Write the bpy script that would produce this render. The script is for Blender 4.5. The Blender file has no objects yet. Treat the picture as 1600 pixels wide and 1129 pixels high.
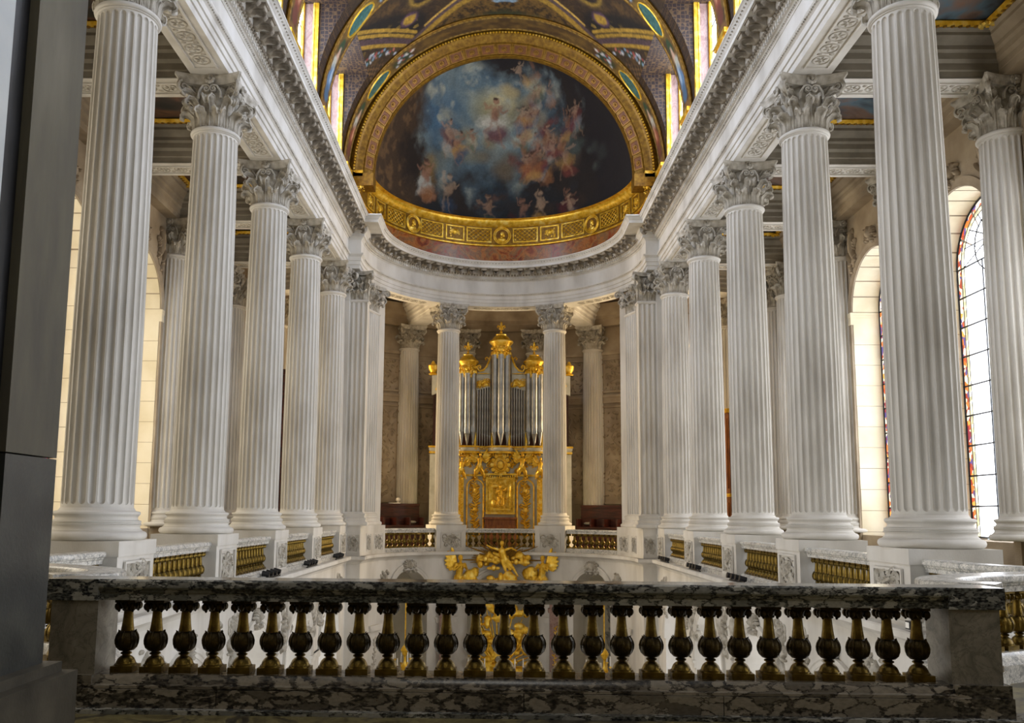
import bpy, math, random
import numpy as np
from mathutils import Vector, Matrix
SC = bpy.context.scene
COL = SC.collection
PI = math.pi
# ------------------------------------------------------------------ camera
CAM = (-0.202, 0.0, 0.3845)
PIT, ROL, YAW, FPX = 0.1222, 0.0089, -0.0167, 1335.7
def _dir(px, py):
    c, s = math.cos(-ROL), math.sin(-ROL); px, py = c*px-s*py, s*px+c*py
    x, d, u = px, 1.0, -py
    c, s = math.cos(PIT), math.sin(PIT); y = c*d-s*u; z = s*d+c*u
    c, s = math.cos(YAW), math.sin(YAW)
    return Vector((c*x+s*y, -s*x+c*y, z))
_f = _dir(0, 0); _r = _dir(1, 0)-_f; _u = _dir(0, -1)-_f
cd = bpy.data.cameras.new('camera'); cam = bpy.data.objects.new('camera', cd); COL.objects.link(cam)
M3 = Matrix((_r.normalized(), _u.normalized(), -_f.normalized())).transposed()
cam.matrix_world = Matrix.Translation(CAM) @ M3.to_4x4()
cd.sensor_width = 36.0; cd.lens = FPX/1600*36; cd.shift_x = 47.17/1600; cd.shift_y = 75.65/1600
cd.clip_start = 0.05; cd.clip_end = 300
SC.camera = cam
# ------------------------------------------------------------------ world, light, exposure
W = bpy.data.worlds.new('world'); SC.world = W; W.use_nodes = True
W.node_tree.nodes['Background'].inputs[0].default_value = (0.75, 0.86, 1.0, 1)
W.node_tree.nodes['Background'].inputs[1].default_value = 1.0
SC.view_settings.view_transform = 'Standard'; SC.view_settings.look = 'None'
SC.view_settings.gamma = 1.0; SC.view_settings.use_curve_mapping = False
SC.view_settings.exposure = 0.48
WIN_R, WIN_L, WIN_C, WIN_A, FILL_W, FILL_G = 4.2, 2.4, 8.5, 16.0, 4.5, 9.0     # daylight of the aisle windows right / left and of the clerestory, glow of the added west and lower windows
try:
    SC.cycles.use_denoising = True
    SC.cycles.max_bounces = 8; SC.cycles.diffuse_bounces = 5; SC.cycles.glossy_bounces = 3
    SC.cycles.sample_clamp_indirect = 6.0; SC.cycles.caustics_reflective = False; SC.cycles.caustics_refractive = False
except Exception:
    pass

# ------------------------------------------------------------------ helpers
def lin(h):
    h = h.lstrip('#'); o = []
    for i in (0, 2, 4):
        v = int(h[i:i+2], 16)/255
        o.append(v/12.92 if v <= .04045 else ((v+.055)/1.055)**2.4)
    return (*o, 1.0)
MATS = {}
def nodes(name):
    m = bpy.data.materials.new(name); m.use_nodes = True
    nt = m.node_tree; b = nt.nodes['Principled BSDF']; MATS[name] = m
    return m, nt, b
def N(nt, t, **kw):
    n = nt.nodes.new(t)
    for k, v in kw.items():
        if k in n.inputs: n.inputs[k].default_value = v
        else: setattr(n, k, v)
    return n
def ramp(nt, src, stops, interp='LINEAR'):
    r = nt.nodes.new('ShaderNodeValToRGB'); r.color_ramp.interpolation = interp
    e = r.color_ramp.elements
    while len(e) < len(stops): e.new(0.5)
    for i, (p, c) in enumerate(stops):
        e[i].position = p; e[i].color = lin(c) if isinstance(c, str) else c
    nt.links.new(src, r.inputs[0]); return r
def mat(name, cols, scale=2.0, rough=.6, metal=0.0, bump=0.0, bscale=30.0, detail=5.0, dist=0.0, stretch=None, spec=None):
    m, nt, b = nodes(name)
    tc = N(nt, 'ShaderNodeTexCoord'); vec = tc.outputs['Object']
    if stretch:
        mp = N(nt, 'ShaderNodeMapping'); mp.inputs['Scale'].default_value = stretch
        nt.links.new(vec, mp.inputs[0]); vec = mp.outputs[0]
    nz = N(nt, 'ShaderNodeTexNoise', Scale=scale, Detail=detail, Distortion=dist)
    nt.links.new(vec, nz.inputs['Vector'])
    k = len(cols)
    st = [(.3+.4*i/max(1, k-1), c) for i, c in enumerate(cols)]
    r = ramp(nt, nz.outputs['Fac'], st); nt.links.new(r.outputs[0], b.inputs['Base Color'])
    b.inputs['Roughness'].default_value = rough; b.inputs['Metallic'].default_value = metal
    if spec is not None: b.inputs['Specular IOR Level'].default_value = spec
    if bump:
        n2 = N(nt, 'ShaderNodeTexNoise', Scale=bscale, Detail=4.0); nt.links.new(vec, n2.inputs['Vector'])
        bp = N(nt, 'ShaderNodeBump', Strength=bump, Distance=.02); nt.links.new(n2.outputs['Fac'], bp.inputs['Height'])
        nt.links.new(bp.outputs[0], b.inputs['Normal'])
    return m
def marble(name, stops, scale, vein, vamt=.7, rough=.25, stretch=(1, 1, 1), vw=.03, patch=0):
    m, nt, b = nodes(name)
    tc = N(nt, 'ShaderNodeTexCoord'); mp = N(nt, 'ShaderNodeMapping'); mp.inputs['Scale'].default_value = stretch; nt.links.new(tc.outputs['Object'], mp.inputs[0])
    n1 = N(nt, 'ShaderNodeTexNoise', Scale=scale, Detail=9.0, Roughness=.62, Distortion=1.4); nt.links.new(mp.outputs[0], n1.inputs['Vector'])
    k = len(stops); r = ramp(nt, n1.outputs['Fac'], [(.30+.40*i/(k-1), c) for i, c in enumerate(stops)])
    n2 = N(nt, 'ShaderNodeTexNoise', Scale=scale*1.6, Detail=7.0, Roughness=.6, Distortion=2.2); nt.links.new(mp.outputs[0], n2.inputs['Vector'])
    v = ramp(nt, n2.outputs['Fac'], [(.5-vw, (0, 0, 0, 1)), (.5, (1, 1, 1, 1)), (.5+vw, (0, 0, 0, 1))])
    mul = N(nt, 'ShaderNodeMath', operation='MULTIPLY'); mul.inputs[1].default_value = vamt; nt.links.new(v.outputs[0], mul.inputs[0])
    mx = N(nt, 'ShaderNodeMixRGB'); nt.links.new(mul.outputs[0], mx.inputs[0]); nt.links.new(r.outputs[0], mx.inputs[1]); mx.inputs[2].default_value = lin(vein)
    out = mx.outputs[0]
    if patch:
        n3 = N(nt, 'ShaderNodeTexNoise', Scale=patch, Detail=3.0); nt.links.new(mp.outputs[0], n3.inputs['Vector'])
        r3 = ramp(nt, n3.outputs['Fac'], [(.36, (.32, .32, .34, 1)), (.62, (1, .98, .94, 1))])
        m3 = N(nt, 'ShaderNodeMixRGB', blend_type='MULTIPLY'); m3.inputs[0].default_value = 1.0; nt.links.new(out, m3.inputs[1]); nt.links.new(r3.outputs[0], m3.inputs[2]); out = m3.outputs[0]
    nt.links.new(out, b.inputs['Base Color']); b.inputs['Roughness'].default_value = rough
    return m
def emis(name, col, strength, cells=None):
    m, nt, b = nodes(name)
    b.inputs['Base Color'].default_value = (.02, .02, .02, 1); b.inputs['Roughness'].default_value = .2
    if cells:
        tc = N(nt, 'ShaderNodeTexCoord')
        vo = N(nt, 'ShaderNodeTexVoronoi', Scale=9.0); nt.links.new(tc.outputs['Object'], vo.inputs['Vector'])
        sp = N(nt, 'ShaderNodeSeparateColor'); nt.links.new(vo.outputs['Color'], sp.inputs[0])
        k = len(cells); r = ramp(nt, sp.outputs[0], [(i/k, c) for i, c in enumerate(cells)], 'CONSTANT')
        nt.links.new(r.outputs[0], b.inputs['Emission Color'])
    else:
        b.inputs['Emission Color'].default_value = lin(col)
    b.inputs['Emission Strength'].default_value = strength
    return m
def vcol(name, rough=.75, nscale=18.0, amt=.25, metal=0.0):
    m, nt, b = nodes(name)
    a = N(nt, 'ShaderNodeAttribute'); a.attribute_name = 'paint'
    tc = N(nt, 'ShaderNodeTexCoord'); nz = N(nt, 'ShaderNodeTexNoise', Scale=nscale, Detail=6.0); nt.links.new(tc.outputs['Object'], nz.inputs['Vector'])
    mx = N(nt, 'ShaderNodeMixRGB', blend_type='OVERLAY'); mx.inputs[0].default_value = amt
    nt.links.new(a.outputs['Color'], mx.inputs[1]); nt.links.new(nz.outputs['Fac'], mx.inputs[2])
    nt.links.new(mx.outputs[0], b.inputs['Base Color']); b.inputs['Roughness'].default_value = rough; b.inputs['Metallic'].default_value = metal
    return m
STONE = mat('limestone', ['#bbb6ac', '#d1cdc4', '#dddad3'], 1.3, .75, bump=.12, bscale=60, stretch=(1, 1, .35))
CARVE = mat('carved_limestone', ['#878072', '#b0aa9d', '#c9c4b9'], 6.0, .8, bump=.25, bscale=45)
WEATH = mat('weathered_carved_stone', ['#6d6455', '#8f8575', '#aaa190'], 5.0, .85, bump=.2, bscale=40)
ASHLAR = mat('warm_limestone', ['#d3c6a6', '#e0d5ba', '#e8dfc9'], .9, .8, bump=.1, bscale=50)
OLD = mat('aged_limestone', ['#847560', '#a09079', '#b5a68e'], 1.1, .8, bump=.25, bscale=35)
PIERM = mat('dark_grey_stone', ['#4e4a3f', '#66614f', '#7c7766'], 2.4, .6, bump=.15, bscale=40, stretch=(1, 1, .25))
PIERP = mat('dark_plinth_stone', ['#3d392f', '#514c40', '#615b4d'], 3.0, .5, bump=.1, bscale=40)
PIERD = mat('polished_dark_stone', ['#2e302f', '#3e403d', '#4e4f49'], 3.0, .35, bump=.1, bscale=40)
def breccia(name, light, mid, dark, scale, rough, stretch=(.5, 1, 1), lo=.02, k=.32):
    m, nt, b = nodes(name)
    tc = N(nt, 'ShaderNodeTexCoord'); mp = N(nt, 'ShaderNodeMapping'); mp.inputs['Scale'].default_value = stretch; nt.links.new(tc.outputs['Object'], mp.inputs[0])
    nw = N(nt, 'ShaderNodeTexNoise', Scale=scale*.9, Detail=5.0, Roughness=.65); nt.links.new(mp.outputs[0], nw.inputs['Vector'])
    wm = N(nt, 'ShaderNodeVectorMath', operation='SCALE'); wm.inputs['Scale'].default_value = .9/scale*2.2; nt.links.new(nw.outputs['Color'], wm.inputs[0])
    ad = N(nt, 'ShaderNodeVectorMath', operation='ADD'); nt.links.new(mp.outputs[0], ad.inputs[0]); nt.links.new(wm.outputs[0], ad.inputs[1])
    vo = N(nt, 'ShaderNodeTexVoronoi', Scale=scale); vo.feature = 'DISTANCE_TO_EDGE'; nt.links.new(ad.outputs[0], vo.inputs['Vector'])
    vc = N(nt, 'ShaderNodeTexVoronoi', Scale=scale); nt.links.new(ad.outputs[0], vc.inputs['Vector'])
    sp = N(nt, 'ShaderNodeSeparateColor'); nt.links.new(vc.outputs['Color'], sp.inputs[0])
    nl = N(nt, 'ShaderNodeTexNoise', Scale=scale*.16, Detail=4.0); nt.links.new(mp.outputs[0], nl.inputs['Vector'])
    r1 = ramp(nt, nl.outputs['Fac'], [(.34, (lo, lo, lo, 1)), (.66, (k, k, k, 1))])
    sub = N(nt, 'ShaderNodeMath', operation='SUBTRACT'); nt.links.new(vo.outputs['Distance'], sub.inputs[0]); nt.links.new(r1.outputs[0], sub.inputs[1])
    cl = ramp(nt, sub.outputs[0], [(0, (0, 0, 0, 1)), (.05, (1, 1, 1, 1))])
    cc = ramp(nt, sp.outputs[0], [(0, mid), (.45, light), (1, light)])
    nf = N(nt, 'ShaderNodeTexNoise', Scale=scale*5, Detail=5.0); nt.links.new(mp.outputs[0], nf.inputs['Vector'])
    dk = ramp(nt, nf.outputs['Fac'], [(.4, dark), (.62, mid)])
    mx = N(nt, 'ShaderNodeMixRGB'); nt.links.new(cl.outputs[0], mx.inputs[0]); nt.links.new(dk.outputs[0], mx.inputs[1]); nt.links.new(cc.outputs[0], mx.inputs[2])
    ov = N(nt, 'ShaderNodeMixRGB', blend_type='OVERLAY'); ov.inputs[0].default_value = .5; nt.links.new(mx.outputs[0], ov.inputs[1]); nt.links.new(nf.outputs['Fac'], ov.inputs[2])
    nt.links.new(ov.outputs[0], b.inputs['Base Color']); b.inputs['Roughness'].default_value = rough
    return m
MARB = breccia('brecciated_grey_marble', '#aeada5', '#6c6e69', '#1d2023', 12.0, .15, (.5, 1, 1), .02, .28)
MARBP = breccia('brecciated_brown_marble', '#948c7d', '#5d574c', '#23201d', 9.0, .25, (.5, 1, 1), .0, .26)
MARBG = marble('soft_grey_marble', ['#55524a', '#7d786c', '#8f897c', '#a19b8d'], 3.0, '#4a473f', .5, .3)
MARBW = marble('veined_white_marble', ['#8d8f8e', '#d6d3ca', '#e4e1d9', '#c9c7bf', '#9c9d9a', '#e0ddd4'], 7.0, '#5b5f62', .8, .2, (1, 1, 1), .03)
PINK = marble('pink_marble', ['#75564d', '#8f7167', '#a08478', '#8a6a60', '#74534a'], 2.5, '#6d4b43', .5, .35, (1, 1, .6))
REDM = marble('red_orange_marble', ['#5a2418', '#94481f', '#b8753a', '#8a6a48', '#a8522a', '#6b2a1a'], 1.3, '#47201a', .5, .3)
BRONZE = mat('dark_gilt_bronze', ['#3b2f14', '#6e5a26', '#8f7838'], 9.0, .34, .9, bump=.2, bscale=60)
DBRONZE = mat('tarnished_bronze', ['#211b10', '#3a3019', '#574823'], 14.0, .42, .85, bump=.35, bscale=45)
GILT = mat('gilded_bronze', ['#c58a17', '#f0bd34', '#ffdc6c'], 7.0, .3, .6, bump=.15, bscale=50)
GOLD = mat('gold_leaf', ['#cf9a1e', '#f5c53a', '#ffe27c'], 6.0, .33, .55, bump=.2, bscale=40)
AISLE = mat('dusty_limestone', ['#6f675a', '#878071', '#9a9283'], 1.5, .8, bump=.1, bscale=50)  # weaker light on the beam sides put into a darker stone tone
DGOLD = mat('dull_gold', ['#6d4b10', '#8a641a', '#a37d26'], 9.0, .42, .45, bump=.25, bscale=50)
PIPE = mat('tin_pipe', ['#8d8f8f', '#a5a6a5', '#b9b9b6'], 3.0, .34, .9)
CASE = mat('pale_painted_wood', ['#b9b6a2', '#c9c6b4', '#d3d0c0'], 3.0, .55)
WOOD = mat('dark_red_wood', ['#2c120c', '#45190f', '#5d2817'], 2.0, .45, stretch=(1, 1, 7))
BROWN = mat('brown_wood', ['#6b3a1a', '#8d5226', '#a5682f'], 2.0, .45, stretch=(5, 5, 1))
DARKIN = mat('dark_recess', ['#2a1512', '#3a1d1a', '#472523'], 3.0, .8)
BLACK = mat('black_metal', ['#0b0b0d', '#141417', '#1c1c20'], 5.0, .4)
FLOORM = marble('mosaic_floor_marble', ['#2a2620', '#6f6544', '#8d8358', '#4b463a', '#2a2620'], 2.5, '#201d18', .6, .3)
NAVEF = marble('pale_floor_marble', ['#8d7464', '#c9bda8', '#d8d0c0', '#b59c86', '#cfc6b5'], .8, '#8d7b6a', .4, .3)
WHITEW = mat('white_painted_wood', ['#c4ccd0', '#d2d8da', '#dee2e2'], 2.0, .5)
CANDLE = mat('white_wax', ['#eeeae0', '#f3f0e8', '#f8f6f0'], 3.0, .5)
LEAD = mat('window_lead', ['#1c1d20', '#2a2b2e', '#3a3a3c'], 5.0, .5, .4)
GLASS_R = emis('bright_daylit_glass', '#f4f7ff', WIN_R)
GLASS_L = emis('warm_daylit_glass', '#fff3dd', WIN_L)
GLASS_A = emis('ambulatory_daylit_glass', '#ffe2b4', WIN_A)
GLASS_C = emis('clerestory_daylit_glass', '#dde8ff', WIN_C)
FILLGLASS_G = emis('lower_daylit_glass', '#f2f4fa', FILL_G)  # glow of the windows added out of sight in the lower aisles
FILLGLASS_W = emis('west_daylit_glass', '#f3f1ea', FILL_W)  # fill glow of the added west window
STAIN = emis('stained_border_glass', '#ffffff', 1.3, ['#c2502a', '#e4a24a', '#8c2f3c', '#e9d3b6', '#a0402a', '#5a4a86', '#d87432', '#f0e2c8'])
STAIN2 = emis('pale_border_glass', '#ffffff', 1.6, ['#d8d3a8', '#b9b98a', '#e6dfc0', '#a4a07c'])
def paintmat(name, sky, dark, warm, scale):
    m, nt, b = nodes(name)
    tc = N(nt, 'ShaderNodeTexCoord')
    n1 = N(nt, 'ShaderNodeTexNoise', Scale=scale, Detail=6.0, Distortion=.8); nt.links.new(tc.outputs['Object'], n1.inputs['Vector'])
    r1 = ramp(nt, n1.outputs['Fac'], [(.36, dark), (.47, sky), (.58, warm), (.68, dark)])
    n2 = N(nt, 'ShaderNodeTexNoise', Scale=scale*.5, Detail=4.0); nt.links.new(tc.outputs['Object'], n2.inputs['Vector'])
    r2 = ramp(nt, n2.outputs['Fac'], [(.38, (0, 0, 0, 1)), (.6, (1, 1, 1, 1))])
    mx = N(nt, 'ShaderNodeMixRGB'); nt.links.new(r2.outputs[0], mx.inputs[0]); mx.inputs[1].default_value = lin(dark); nt.links.new(r1.outputs[0], mx.inputs[2])
    nt.links.new(mx.outputs[0], b.inputs['Base Color']); b.inputs['Roughness'].default_value = .6
    return m
PAINT_R = paintmat('ceiling_painting_blue', '#55707e', '#24262c', '#7d5f4c', .9)
PAINT_L = paintmat('ceiling_painting_dark', '#4a3a30', '#17140f', '#8a5a3a', 1.0)
HEXM = None
def hexmat():
    m, nt, b = nodes('gold_hexagon_mosaic')
    tc = N(nt, 'ShaderNodeTexCoord')
    vo = N(nt, 'ShaderNodeTexVoronoi', Scale=8.5, Randomness=.25); vo.feature = 'DISTANCE_TO_EDGE'; nt.links.new(tc.outputs['Object'], vo.inputs['Vector'])
    r = ramp(nt, vo.outputs['Distance'], [(0, '#4e3a22'), (.06, '#574127'), (.10, '#1f1312'), (.24, '#261715'), (.28, '#40301c'), (.34, '#1f1312')])
    nt.links.new(r.outputs[0], b.inputs['Base Color']); b.inputs['Roughness'].default_value = .6
    return m
HEXM = hexmat()
VC = vcol('painted_vault_plaster'); VCD = vcol('painted_dome_plaster', .85, 14.0, .35)

class MB:
    def __init__(s): s.v = []; s.f = []
    def add(s, vs, fs):
        o = len(s.v); s.v += [tuple(p) for p in vs]; s.f += [tuple(i+o for i in q) for q in fs]; return s
    def box(s, x0, x1, y0, y1, z0, z1):
        return s.add([(x0, y0, z0), (x1, y0, z0), (x1, y1, z0), (x0, y1, z0), (x0, y0, z1), (x1, y0, z1), (x1, y1, z1), (x0, y1, z1)],
                     [(0, 3, 2, 1), (4, 5, 6, 7), (0, 1, 5, 4), (1, 2, 6, 5), (2, 3, 7, 6), (3, 0, 4, 7)])
    def lathe(s, prof, n=24, a0=0, a1=2*PI, c=(0, 0)):
        full = abs(a1-a0-2*PI) < 1e-6; m = n if full else n+1
        vs = []
        for r, z in prof:
            for i in range(m):
                a = a0+(a1-a0)*i/n; vs.append((c[0]+r*math.cos(a), c[1]+r*math.sin(a), z))
        fs = []
        for j in range(len(prof)-1):
            for i in range(n):
                k = (i+1) % m if full else i+1
                fs.append((j*m+i, j*m+k, (j+1)*m+k, (j+1)*m+i))
        return s.add(vs, fs)
    def prism(s, poly, lo, hi, axis='z'):
        def P(a, b, h): return (a, b, h) if axis == 'z' else ((a, h, b) if axis == 'y' else (h, a, b))
        n = len(poly)
        return s.add([P(a, b, lo) for a, b in poly]+[P(a, b, hi) for a, b in poly],
                     [tuple(range(n))[::-1], tuple(range(n, 2*n))]+[(i, (i+1) % n, n+(i+1) % n, n+i) for i in range(n)])
    def tube(s, pts, rad, n=6, flat=1.0, cap=True):
        pts = [Vector(p) for p in pts]; k = len(pts)
        if not hasattr(rad, '__len__'): rad = [rad]*k
        ref = None; vs = []
        for i, p in enumerate(pts):
            t = (pts[min(i+1, k-1)]-pts[max(i-1, 0)])
            if t.length < 1e-9: t = Vector((0, 0, 1))
            t.normalize()
            if ref is None:
                ref = Vector((0, 0, 1)) if abs(t.z) < .9 else Vector((1, 0, 0))
            a = t.cross(ref)
            if a.length < 1e-6: a = t.orthogonal()
            a.normalize(); b = a.cross(t).normalized(); ref = b
            for j in range(n):
                q = 2*PI*j/n; vs.append(p+a*(rad[i]*math.cos(q))+b*(rad[i]*flat*math.sin(q)))
        fs = [(i*n+j, i*n+(j+1) % n, (i+1)*n+(j+1) % n, (i+1)*n+j) for i in range(k-1) for j in range(n)]
        if cap: fs += [tuple(range(n))[::-1], tuple((k-1)*n+j for j in range(n))]
        return s.add(vs, fs)
    def ell(s, c, r, nu=8, nv=6, rot=None):
        vs = []; R = rot or Matrix.Identity(3); c = Vector(c)
        for j in range(nv+1):
            th = PI*j/nv
            for i in range(nu):
                ph = 2*PI*i/nu
                vs.append(c+R @ Vector((r[0]*math.sin(th)*math.cos(ph), r[1]*math.sin(th)*math.sin(ph), r[2]*math.cos(th))))
        return s.add(vs, [(j*nu+i, (j+1)*nu+i, (j+1)*nu+(i+1) % nu, j*nu+(i+1) % nu) for j in range(nv) for i in range(nu)])
    def grid(s, P, flip=False):
        nj = len(P); ni = len(P[0])
        fs = [(j*ni+i, j*ni+i+1, (j+1)*ni+i+1, (j+1)*ni+i) for j in range(nj-1) for i in range(ni-1)]
        if flip: fs = [q[::-1] for q in fs]
        return s.add([p for r in P for p in r], fs)
    def merge(s, o, M=None):
        return s.add([M @ Vector(p) for p in o.v] if M is not None else o.v, o.f)
    def map(s, fn):
        s.v = [fn(*p) for p in s.v]; return s
    def mesh(s, name, smooth=35):
        me = bpy.data.meshes.new(name); me.from_pydata([tuple(p) for p in s.v], [], s.f); me.validate()
        if smooth:
            me.shade_smooth(); me.set_sharp_from_angle(angle=math.radians(smooth))
        me.update(); return me
def mkobj(name, me, m=None, parent=None, loc=None, rot=None, **pr):
    if isinstance(me, MB): me = me.mesh(name)
    if m is not None and not me.materials: me.materials.append(m)
    o = bpy.data.objects.new(name, me); COL.objects.link(o)
    if parent is not None: o.parent = parent
    if loc is not None: o.location = loc
    if rot is not None: o.rotation_euler = rot
    for k, v in pr.items(): o[k] = v
    return o
def thing(name, label, cat, loc=(0, 0, 0), rz=0, group=None, kind=None):
    o = bpy.data.objects.new(name, None); COL.objects.link(o); o.empty_display_size = .1
    o.location = loc; o.rotation_euler = (0, 0, rz); o['label'] = label
    if cat: o['category'] = cat
    if group: o['group'] = group
    if kind: o['kind'] = kind
    return o
CH = {}
def reg(o, parent):
    CH.setdefault(parent.name, []).append(o); return o
def copy_tree(o, parent=None):
    c = o.copy(); COL.objects.link(c)
    if parent is not None: c.parent = parent
    for ch in list(o.children): copy_tree(ch, c)
    return c
def clone(o, loc, rz=0, label=None, group=None):
    c = copy_tree(o); c.location = loc; c.rotation_euler = (0, 0, rz)
    if label: c['label'] = label
    if group: c['group'] = group
    return c
def struct(name, me, m, label=None, parent=None):
    o = mkobj(name, me, m, parent)
    if parent is None:
        o['kind'] = 'structure'
        if label: o['label'] = label
    return o
ORD = ['first', 'second', 'third', 'fourth', 'fifth', 'sixth', 'seventh', 'eighth', 'ninth', 'tenth']
def T(x=0, y=0, z=0, rz=0, sc=1.0, rx=0):
    return Matrix.Translation((x, y, z)) @ Matrix.Rotation(rz, 4, 'Z') @ Matrix.Rotation(rx, 4, 'X') @ Matrix.Scale(sc, 4)
# key dimensions (metres; z = 0 is the top of the column pedestals)
Y0, BAY, XC = 11.81, 4.0, 5.70
YA, RA = 28.65, 5.25            # apse centre and radius of its column circle
ZR, ZT = 7.63, 8.67             # necking ring and abacus top
FL = -1.10                      # gallery floor
def apt(ang, r):                # apse: angle from +y, clockwise to +x
    return (r*math.sin(ang), YA+r*math.cos(ang))
# ------------------------------------------------------------------ columns
def leaf_mb(h, w, curl, nt=19, ns=11):
    # acanthus leaf standing in the x-z plane, face to +y (outward), root at origin
    c = .17*curl
    ctl = [(0, 0), (.012, .35*h), (.025, .62*h), (.05, .80*h), (.05+.35*c, .93*h), (.05+.75*c, .995*h), (.05+1.2*c, .985*h), (.05+1.45*c, .90*h), (.05+1.35*c, .82*h), (.05+1.05*c, .80*h)]
    def cl(t):
        q = t*(len(ctl)-1); i = min(int(q), len(ctl)-2); u = q-i
        p0 = ctl[max(i-1, 0)]; p1 = ctl[i]; p2 = ctl[i+1]; p3 = ctl[min(i+2, len(ctl)-1)]
        return [.5*(2*p1[k]+(p2[k]-p0[k])*u+(2*p0[k]-5*p1[k]+4*p2[k]-p3[k])*u*u+(3*p1[k]-p0[k]-3*p2[k]+p3[k])*u**3) for k in (0, 1)]
    F = []; B = []
    for j in range(nt):
        t = j/(nt-1); y, z = cl(t); y2, z2 = cl(min(1, t+.01)); y1, z1 = cl(max(0, t-.01))
        tl = math.hypot(y2-y1, z2-z1) or 1; ny, nz = (z2-z1)/tl, -(y2-y1)/tl
        lobe = abs(math.sin(5*PI*t)) if t > .08 else 1
        wd = w*(.66+.34*math.sin(PI*min(1, t*1.2)))*(.80+.20*lobe)*(1-.55*max(0, t-.72)/.28)
        fr = []; bk = []
        for i in range(ns):
            s = -1+2*i/(ns-1)
            off = .012*math.cos(s*PI*4)*(1-.4*abs(s))+.022*(1-abs(s))-.03*s*s+.012*lobe*abs(s)
            x = s*wd; zl = .03*lobe*abs(s)*(1 if t < .7 else 0)
            fr.append((x, y+ny*off, z+nz*off+zl)); bk.append((x*.96, y+ny*(off-.028), z+nz*(off-.028)+zl))
        F.append(fr); B.append(bk)
    m = MB(); m.grid(F, True); m.grid(B)
    n1 = nt*ns
    rim = []
    for j in range(nt-1):
        rim.append((j*ns, (j+1)*ns, n1+(j+1)*ns, n1+j*ns)); a = j*ns+ns-1; rim.append((a+ns, a, n1+a, n1+a+ns))
    for i in range(ns-1):
        a = (nt-1)*ns+i; rim.append((a, a+1, n1+a+1, n1+a))
    m.f += rim
    return m
def spiral_mb(r0, turns, width, th, stem):
    # scroll in the y-z plane (y outward); stem points lead in
    pts = [(0, y, z) for y, z in stem]; cy, cz = stem[-1][0], stem[-1][1]-r0
    n = 22
    for i in range(1, n+1):
        a = PI/2-2*PI*turns*i/n; r = r0*(1-.82*i/n); pts.append((0, cy+r*math.cos(a), cz+r*math.sin(a)))
    k = len(pts); m = MB(); m.tube(pts, [th*(1-.35*i/k) for i in range(k)], 6)
    m.v = [(p[0]*width/th, p[1], p[2]) for p in m.v]
    m.ell((0, cy, cz), (width*.9, th*.9, th*.9), 6, 4)
    return m
def rosette_mb(r):
    m = MB()
    for i in range(8):
        a = 2*PI*i/8; m.ell((r*.58*math.cos(a), 0, r*.58*math.sin(a)), (r*.36, r*.26, r*.36), 6, 4)
    m.ell((0, .03, 0), (r*.3, r*.35, r*.3), 6, 4)
    return m
def abacus_mb():
    m = MB()
    def plan(k, mid):
        P = []
        for q in range(4):
            R = Matrix.Rotation(-q*PI/2, 2)
            for i in range(9):
                s = -1+2*i/8; x = s*k; y = (mid+(k+.03-mid)*s*s)
                P.append(tuple(R @ Vector((x, y)))[:2])
        return P
    def P2(k, mid): return [(a, b) for a, b in plan(k, mid)][::-1]
    rows = [(.55, .43, 8.49), (.56, .44, 8.55), (.565, .45, 8.56), (.60, .485, 8.61), (.605, .49, 8.62), (.605, .49, 8.665)]
    vs = []; n = 36
    for k, mid, z in rows: vs += [(a, b, z) for a, b in P2(k, mid)]
    fs = [tuple(range(n))[::-1], tuple(range((len(rows)-1)*n, len(rows)*n))]
    for j in range(len(rows)-1):
        fs += [(j*n+i, j*n+(i+1) % n, (j+1)*n+(i+1) % n, (j+1)*n+i) for i in range(n)]
    fs = [q[::-1] for q in fs]
    return m.add(vs, fs)
LEAF1 = leaf_mb(.28, .135, .75); LEAF2 = leaf_mb(.52, .13, .85)
VOL = spiral_mb(.125, 1.55, .055, .032, [(.36, 8.20), (.42, 8.36), (.53, 8.50), (.70, 8.545)])
HEL = spiral_mb(.07, 1.4, .04, .022, [(.02, 8.22), (.03, 8.34), (.10, 8.46), (.17, 8.475)])
CUP = leaf_mb(.24, .085, .9)
def cap_parts():
    out = []
    for i in range(8): out.append(('acanthus_leaf', 'L1', T(0, 0, ZR+.05, i*PI/4+PI/8) @ T(0, .405, 0)))
    for i in range(8): out.append(('acanthus_leaf', 'L2', T(0, 0, ZR+.05, i*PI/4) @ T(0, .385, 0)))
    for i in range(4): out.append(('volute', 'V', T(0, 0, 0, PI/4+i*PI/2)))
    for i in range(4): out.append(('corner_leaf', 'C', T(0, 0, 8.10, PI/4+i*PI/2) @ T(0, .44, 0)))
    for i in range(4):
        for sgn in (-1, 1):
            out.append(('helix', 'H', T(0, 0, 0, i*PI/2) @ T(sgn*.235, .455, 0, sgn*PI/2)))
    for i in range(4): out.append(('rosette', 'R', T(0, 0, 0, i*PI/2) @ T(0, .50, 8.585)))
    return out
SRC = {'L1': LEAF1, 'L2': LEAF2, 'V': VOL, 'C': CUP, 'H': HEL, 'R': rosette_mb(.115)}
BELL = MB().lathe([(.40, ZR+.04), (.40, ZR+.25), (.40, ZR+.5), (.405, ZR+.7), (.415, ZR+.84), (.425, ZR+.88), (.0, ZR+.885)], 24)
CAPM = MB().merge(BELL).merge(abacus_mb())
for nm, k, Mx in cap_parts(): CAPM.merge(SRC[k], Mx)
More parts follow.
